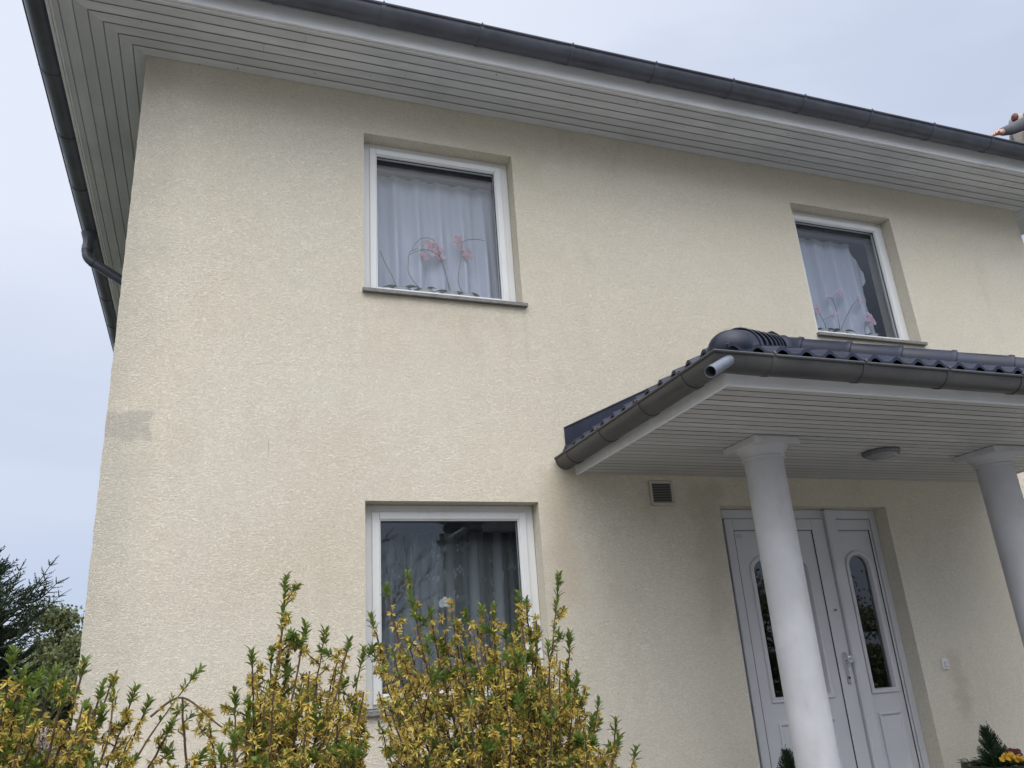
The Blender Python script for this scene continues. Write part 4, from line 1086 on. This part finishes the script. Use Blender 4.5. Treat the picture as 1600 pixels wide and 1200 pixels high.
forsythia('largest faded forsythia bush, ochre flowered, covering the lower half of the ground floor window', (1.75, -1.5, GZ),
    [(581, 967, 'leaf', .03, -1.5), (604, 918, 'leaf', .04, -1.5), (637, 899, 'leaf', .20, -1.5), (673, 957, 'leaf', .03, -1.5), (704, 940, 'flower', 0, -1.4), (690, 965, 'flower', 0, -1.5), (727, 957, 'leaf', .05, -1.4),
     (752, 952, 'leaf', .02, -1.5), (771, 951, 'leaf', .03, -1.5), (810, 931, 'leaf', .09, -1.5), (822, 940, 'leaf', .06, -1.4), (838, 966, 'flower', 0, -1.5), (873, 902, 'leaf', .20, -1.4), (841, 990, 'leaf', .07, -1.5),
     (890, 993, 'leaf', .09, -1.4), (914, 1075, 'flower', 0, -1.5), (935, 1098, 'leaf', .02, -1.5), (962, 1128, 'leaf', .03, -1.5), (967, 1155, 'leaf', .03, -1.6), (993, 1172, 'leaf', .03, -1.5), (901, 1058, 'leaf', .05, -1.5), (885, 1040, 'leaf', .05, -1.3), (640, 1000, 'leaf', .05, -1.4), (790, 985, 'leaf', .05, -1.4)],
    filler(585, 945, prof([(585, 1030), (620, 985), (660, 1000), (700, 965), (760, 985), (800, 965), (840, 1000), (885, 1010), (900, 1060), (920, 1110), (945, 1150)]), 90, -1.5, .3, .13), 33)

# ================================================================== LEFT CONIFER AND BACKGROUND TREES
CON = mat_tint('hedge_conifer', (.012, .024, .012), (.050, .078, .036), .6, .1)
def conifer(label, cx, cy, top, rad_, n, seed, sprays=()):
    t = thing('conifer_tree', label, 'tree', loc=(cx, cy, GZ)); rg = random.Random(seed); o = Vector((cx, cy, GZ))
    m = MB(); m.tube([(0, 0, 0), (0, 0, top*.5), (0, 0, top-GZ-.2)], [.09, .06, .015], 8); m.build('trunk', BARK, t, smooth='full')
    m = MB(); Ht = top-GZ
    for k in range(n):
        u_ = rg.random()**.8; a = rg.uniform(0, 6.283); prof_ = max(0, 1-u_**4)**.5*rad_*(.85+.2*noise.noise(Vector((math.cos(a)*1.4, math.sin(a)*1.4, u_*3+seed))))
        rr = prof_*rg.uniform(.62, 1.0); b_ = Vector((math.cos(a)*rr, math.sin(a)*rr, .1+u_*(Ht-.2)))
        frond(m, b_, Vector((math.cos(a), math.sin(a), rg.uniform(.2, 1.5))), rg.uniform(.09, .19)*max(1, rad_/1.4), rg, .0055*max(1, rad_/1.4)**1.5, 6, .42, 0, .75)
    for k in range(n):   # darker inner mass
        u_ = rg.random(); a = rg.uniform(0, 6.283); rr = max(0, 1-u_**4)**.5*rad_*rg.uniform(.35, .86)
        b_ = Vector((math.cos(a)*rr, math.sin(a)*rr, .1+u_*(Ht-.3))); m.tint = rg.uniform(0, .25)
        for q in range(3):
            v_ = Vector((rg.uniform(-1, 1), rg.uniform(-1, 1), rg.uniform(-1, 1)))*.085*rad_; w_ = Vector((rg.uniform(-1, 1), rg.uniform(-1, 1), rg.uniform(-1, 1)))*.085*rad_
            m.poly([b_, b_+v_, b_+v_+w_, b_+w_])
    for a_, b_ in sprays:
        A_ = Vector(a_)-o; B_ = Vector(b_)-o; d = B_-A_; N = 9; P = [A_+d*(i/N)+Vector((0, 0, -.05*math.sin(math.pi*i/N))) for i in range(N+1)]
        m.tint = .15; m.tube(P, [.008*(1-i/N)+.002 for i in range(N+1)], 5, False)
        for i in range(1, N+1):
            dd = (P[i]-P[i-1]).normalized(); up_ = Vector((0, 0, 1)); sx_ = dd.cross(Vector((0, 1, 0))).normalized()
            for sg in (-1, 1):
                l2 = .15*(1.1-i/N)+.03
                frond(m, P[i], dd*.8+sx_*sg*.8+Vector((0, rg.uniform(-.4, .4), .05)), l2, rg, .0042, 5, .35, .1, .6)
        frond(m, P[-1], d, .08, rg, .004, 6, .35)
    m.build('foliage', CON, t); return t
yc_ = 1.3
conifer('dark green scaly conifer with long loose sprays, at the left edge beside the house corner', -1.85, 1.5, 2.95, 1.47, 9500, 7,
        [(at(-10, 985, 1.1), at(78, 884, 1.1)), (at(20, 975, 1.1), at(92, 932, 1.1)), (at(-10, 960, 1.0), at(30, 892, 1.0)), (at(-30, 960, 1.2), at(6, 885, 1.2)),
         (at(20, 1000, 1.0), at(60, 950, 1.0)), (at(10, 960, 1.1), at(70, 905, 1.1)), (at(30, 940, 1.1), at(88, 912, 1.1))])
TRL = mat_tint('tree_leaf_olive', (.065, .080, .032), (.18, .20, .085), .6, .25)
TRB = mat_simple('tree_bark', (.07, .055, .04), .9)
BLO = mat_tint('pale_blossom', (.35, .24, .2), (.62, .52, .46), .6, .2)
def tree(name, label, cx, cy, top, cr, cz, n, seed, mat, leafs=.06, trunk=.12, group=None, extra=None, sky_gap=.35, rz=1.0):
    t = thing(name, label, 'tree', group, (cx, cy, GZ)); rg = random.Random(seed); m = MB(); ends = []
    m.tube([(0, 0, 0), (.03, 0, (cz-GZ)*.4), (0, .02, (cz-GZ)*.75)], [trunk, trunk*.8, trunk*.6], 8)
    base = Vector((0, .02, (cz-GZ)*.75))
    def sub(p, d, L, r_, lvl):
        q = p+d*L; mid_ = p.lerp(q, .5)+Vector((rg.uniform(-1, 1), rg.uniform(-1, 1), rg.uniform(-.4, .6)))*L*.08
        m.tube([p, mid_, q], [r_, r_*.8, r_*.6], 5, False)
        if lvl == 0: ends.append(q); return
        for _ in range(rg.choice((3, 4))):
            e = (d+Vector((rg.uniform(-1, 1), rg.uniform(-1, 1), rg.uniform(-.45, .9)))*.85).normalized(); sub(q if rg.random() < .7 else mid_, e, L*rg.uniform(.6, .8), r_*.6, lvl-1)
    for k in range(6):
        a = k*1.05+rg.uniform(-.3, .3); sub(base-Vector((0, 0, rg.uniform(0, .3)*cr)), Vector((math.cos(a)*.8, math.sin(a)*.8, rg.uniform(.3, 1.1))).normalized(), cr*.42, trunk*.42, 3)
    m.build('trunk', TRB, t, smooth='full')
    if n:
        m = MB(); C0 = Vector((0, 0, cz-GZ)); clumps = []
        for e in ends:
            v_ = e-C0; k = math.sqrt((v_.x/cr)**2+(v_.y/cr)**2+(v_.z/(cr*rz))**2)
            if k > 1: e = C0+v_/k
            clumps.append((e, rg.uniform(.12, .24)*cr, rg.random()))
        for _ in range(n):
            c, s_, tt = rg.choice(clumps); v_ = Vector((rg.gauss(0, 1), rg.gauss(0, 1), rg.gauss(0, .75)))*s_*.5; p = c+v_
            a = Vector((rg.uniform(-1, 1), rg.uniform(-1, 1), rg.uniform(-1, 1))).normalized()*leafs*rg.uniform(.6, 1.2); b_ = a.cross(Vector((rg.uniform(-1, 1), rg.uniform(-1, 1), rg.uniform(-1, 1)))).normalized()*leafs*.3
            m.tint = min(1, max(0, tt*.6+rg.uniform(0, .4))); m.poly([p, p+a*.5+b_, p+a, p+a*.5-b_])
        m.build('crown', mat, t)
    return t
tree('broadleaf_tree', 'olive green tree with an airy rounded crown behind the house, at its left corner', -1.6, 17, 3.9, 1.9, 2.45, 34000, 3, TRL, .11, .13)
tree('broadleaf_tree', 'lower bushy green tree between the conifer and the house corner', -2.5, 12, 2.1, 1.8, 1.0, 40000, 5, TRL, .085, .09)
tree('blossom_shrub', 'small shrub with pale pinkish blossom in the gap between conifer and house', -1.12, 7, 1.3, .42, .95, 1600, 6, BLO, .035, .03)
tree('broadleaf_tree', 'dull green tree low in the gap behind the pale blossom shrub', -1.0, 24, 3.2, 2.2, 1.2, 7000, 8, TRL, .12, .15)
# across the garden, seen only as reflections in the panes
tree('bare_tree', 'bare branching tree across the garden, mirrored in the ground floor window', 4.2, -15.0, 8.5, 3.2, 3.6, 0, 12, TRL, .07, .16)
conifer('tall dark conifer across the garden, nearer to the path, mirrored in the ground floor window', 7.6, -14.0, 8.6, 2.0, 4200, 15)
conifer('dark conifer across the garden beyond the tall one, mirrored in the door panes', 11.2, -13.0, 6.6, 1.9, 3600, 16)
tree('broadleaf_tree', 'green tree on the far side of the garden, mirrored in the door glass', 18.0, -16, 4.4, 2.6, 2.4, 9000, 17, TRL, .12, .18)
m = MB(); rg = random.Random(77)
for k in range(16000):
    x = rg.uniform(-6, 26); zz = GZ+rg.random()**.7*(1.75+.35*noise.noise(Vector((x*.6, 0, 0)))); p = Vector((x, -18+rg.uniform(-.5, .5), zz))
    a = Vector((rg.uniform(-1, 1), rg.uniform(-1, 1), rg.uniform(-1, 1))).normalized()*.2; b_ = a.cross(Vector((rg.uniform(-1, 1), rg.uniform(-1, 1), rg.uniform(-1, 1)))).normalized()*.07
    m.tint = rg.random(); m.poly([p, p+a*.5+b_, p+a, p+a*.5-b_])
tag(m.build('hedge', TRL), 'long green garden hedge opposite the house, seen only in the glass', 'hedge')

# ================================================================== ROOFER at the right end of the eave
SKIN = mat_simple('skin', (.50, .27, .19), .5, var=.06, Subsurface_Weight=.1)
SWEAT = mat_simple('sweater_grey', (.085, .088, .105), .9, var=.2, bscale=120, bstr=.3)
TROU = mat_simple('work_trousers', (.52, .47, .40), .9, var=.2, bscale=60, bstr=.4, dirt=(.25, .2, .16))
PAD = mat_simple('knee_pad', (.17, .055, .04), .6)
def skin_obj(name, verts, edges, radii, mat, parent, sub=2):
    me = bpy.data.meshes.new(name); me.from_pydata(verts, edges, []); me.materials.append(mat)
    o = bpy.data.objects.new(name, me); COL.objects.link(o); o.parent = parent
    md = o.modifiers.new('skin', 'SKIN'); md.use_smooth_shade = True
    lay = me.skin_vertices
    if not lay:
        bpy.context.view_layer.objects.active = o
    for i, r_ in enumerate(radii):
        me.skin_vertices[0].data[i].radius = r_ if isinstance(r_, tuple) else (r_, r_)
    me.skin_vertices[0].data[0].use_root = True
    s_ = o.modifiers.new('sub', 'SUBSURF'); s_.levels = sub; s_.render_levels = sub
    # freeze to a plain mesh
    dg = bpy.context.evaluated_depsgraph_get(); ev = o.evaluated_get(dg); nm = bpy.data.meshes.new_from_object(ev)
    o.modifiers.clear(); o.data = nm
    if not nm.materials: nm.materials.append(mat)
    nm.polygons.foreach_set('use_smooth', [True]*len(nm.polygons))
    return o
def roofz(y): return RZ+(y+RE)*RP+.03
HAND = at(1552, 209, -.742); WR = at(1562, 207, -.725); EL = at(1583, 201, -.66); SH = Vector((7.93, -.66, 5.985))
KN = Vector((7.985, -.47, 6.16)); FT = Vector((8.03, -.40, roofz(-.40)+.05)); HIP = Vector((8.42, -.12, 5.98)); PEL = Vector((8.47, -.02, 6.00))
person = thing('person', 'person in dark grey sweater and dusty cream trousers crouching on the roof, hand on gutter', 'person', loc=(8.3, -.2, roofz(-.2)))
PO = Vector(person.location)
CH = Vector((8.17, -.55, 6.16)); SP = Vector((8.36, -.30, 6.06)); NK = Vector((8.11, -.70, 6.22)); HD = Vector((8.09, -.79, 6.31)); SH2 = Vector((8.39, -.44, 6.18))
EL2 = Vector((8.37, -.62, 5.98)); WR2 = Vector((8.18, -.66, 5.86)); KN2 = Vector((8.30, -.10, 5.99)); FT2 = Vector((8.50, .12, roofz(.12)+.06)); HIP2 = Vector((8.60, .0, 5.95))
def loc_(vs_): return [tuple(Vector(v_)-PO) for v_ in vs_]
TOE = FT+Vector((-.16, -.03, -.03)); TOE2 = FT2+Vector((-.16, 0, -.03))
V = [PEL, SP, CH, NK, HD+Vector((0, 0, -.05)), HD+Vector((-.015, 0, .06)), SH, EL, WR, SH2, EL2, WR2, HIP, KN, FT, TOE, HIP2, KN2, FT2, TOE2]
E_ = [(0, 1), (1, 2), (2, 3), (3, 4), (4, 5), (2, 6), (6, 7), (7, 8), (2, 9), (9, 10), (10, 11), (0, 12), (12, 13), (13, 14), (14, 15), (0, 16), (16, 17), (17, 18), (18, 19)]
RR = [.11, .115, .12, .055, .075, .085, .055, .042, .028, .055, .042, .028, .085, .058, .042, .035, .085, .058, .042, .035]
# palm and fingers: the fingers hook over the gutter bead
hd = (HAND-WR).normalized(); latr = hd.cross(Vector((0, 0, 1))).normalized()
base = len(V); PALM = WR+hd*.05; V.append(PALM); E_.append((8, base)); RR.append((.020, .034))
for k, (off, L) in enumerate(((-.030, .062), (-.010, .072), (.010, .068), (.029, .054))):
    a = PALM+hd*.035+latr*off; b_ = a+hd*L*.5+Vector((0, 0, .004)); c = b_+hd*L*.3+Vector((0, 0, -L*.35)); i = len(V)
    V += [a, b_, c]; E_ += [(base, i), (i, i+1), (i+1, i+2)]; RR += [.010, .0088, .0078]
i = len(V); th = PALM-latr*.034; V += [th, th+hd*.03-latr*.018+Vector((0, 0, -.014)), th+hd*.055-latr*.016+Vector((0, 0, -.028))]; E_ += [(base, i), (i, i+1), (i+1, i+2)]; RR += [.012, .0105, .009]
# second hand resting on the near knee
hd2 = (Vector((8.05, -.60, 5.80))-WR2).normalized(); lat2 = hd2.cross(Vector((0, 0, 1))).normalized(); base = len(V); P2 = WR2+hd2*.05; V.append(P2); E_.append((11, base)); RR.append((.02, .034))
for off, L in ((-.030, .062), (-.010, .072), (.010, .068), (.029, .054)):
    a = P2+hd2*.035+lat2*off; i = len(V); V += [a, a+hd2*L*.5, a+hd2*L*.8+Vector((0, 0, -L*.3))]; E_ += [(base, i), (i, i+1), (i+1, i+2)]; RR += [.010, .0088, .0078]
skin_obj('body', loc_(V), E_, RR, SKIN, person)
skin_obj('sweater', loc_([PEL+Vector((0, 0, .05)), SP, CH, NK, SH, SH.lerp(EL, .5), EL, WR+(EL-WR)*.12, SH2, EL2, WR2+(EL2-WR2)*.12]), [(0, 1), (1, 2), (2, 3), (2, 4), (4, 5), (5, 6), (6, 7), (2, 8), (8, 9), (9, 10)],
         [.135, .14, .14, .07, .078, .067, .060, .040, .075, .060, .040], SWEAT, person)
skin_obj('trousers', loc_([PEL, HIP, HIP.lerp(KN, .5), KN, KN.lerp(FT, .45), FT+Vector((0, 0, .03)), HIP2, HIP2.lerp(KN2, .5), KN2, FT2+Vector((0, 0, .03))]), [(0, 1), (1, 2), (2, 3), (3, 4), (4, 5), (0, 6), (6, 7), (7, 8), (8, 9)],
         [.14, .115, .095, .080, .068, .058, .115, .095, .080, .058], TROU, person)
m = MB(); kc = KN-PO
rings = []
for a in range(0, 91, 18):
    rr = .046*math.cos(rad(a)); dd = .024*math.sin(rad(a))
    rings.append([kc+Vector((-.060-dd, -.02+rr*.85*math.cos(2*math.pi*k/16), -.03+rr*math.sin(2*math.pi*k/16))) for k in range(16)])
m.rings(rings, True, True); m.build('knee_pad', PAD, person, smooth='full')
m = MB(); hc = HD-PO
for k in range(9):
    pass
m.rings([[hc+Vector((.012+.094*math.cos(rad(e))*math.cos(2*math.pi*k/20), .088*math.cos(rad(e))*math.sin(2*math.pi*k/20), .045+.095*math.sin(rad(e)))) for k in range(20)] for e in range(0, 90, 15)], True, True)
m.build('hair', mat_simple('hair_brown', (.05, .03, .02), .7, bscale=200, bstr=.6), person, smooth='full')
m = MB(); m.tube([hc+Vector((-.090, 0, .03)), hc+Vector((-.108, 0, .005)), hc+Vector((-.088, 0, -.008))], [.007, .012, .010], 8); m.build('nose', SKIN, person, smooth='full')
for sg in (-1, 1):
    m = MB(); m.tube([hc+Vector((.0, sg*.080, .03)), hc+Vector((.008, sg*.094, .012)), hc+Vector((.0, sg*.082, -.02))], [.006, .012, .006], 8); m.build('ear', SKIN, person, smooth='full')
    m = MB(); m.tube([hc+Vector((-.078, sg*.03, .028)), hc+Vector((-.086, sg*.03, .028))], [.010, .006], 8); m.build('eye', BLACK, person)
m = MB(); m.tube([hc+Vector((-.082, -.024, -.036)), hc+Vector((-.089, 0, -.034)), hc+Vector((-.082, .024, -.036))], [.003, .006, .003], 6); m.build('mouth', PAD, person, smooth='full')
for f, nm in ((FT, 'boot'), (FT2, 'boot')):
    c = f-PO; skin_obj(nm, [tuple(c+Vector((.07, 0, -.01))), tuple(c+Vector((0, 0, .04))), tuple(c+Vector((-.10, 0, -.015))), tuple(c+Vector((-.19, 0, -.02)))], [(0, 1), (1, 2), (2, 3)], [.042, .055, .048, .035], mat_simple('boot_leather', (.06, .045, .03), .7), person)
print('scene built')
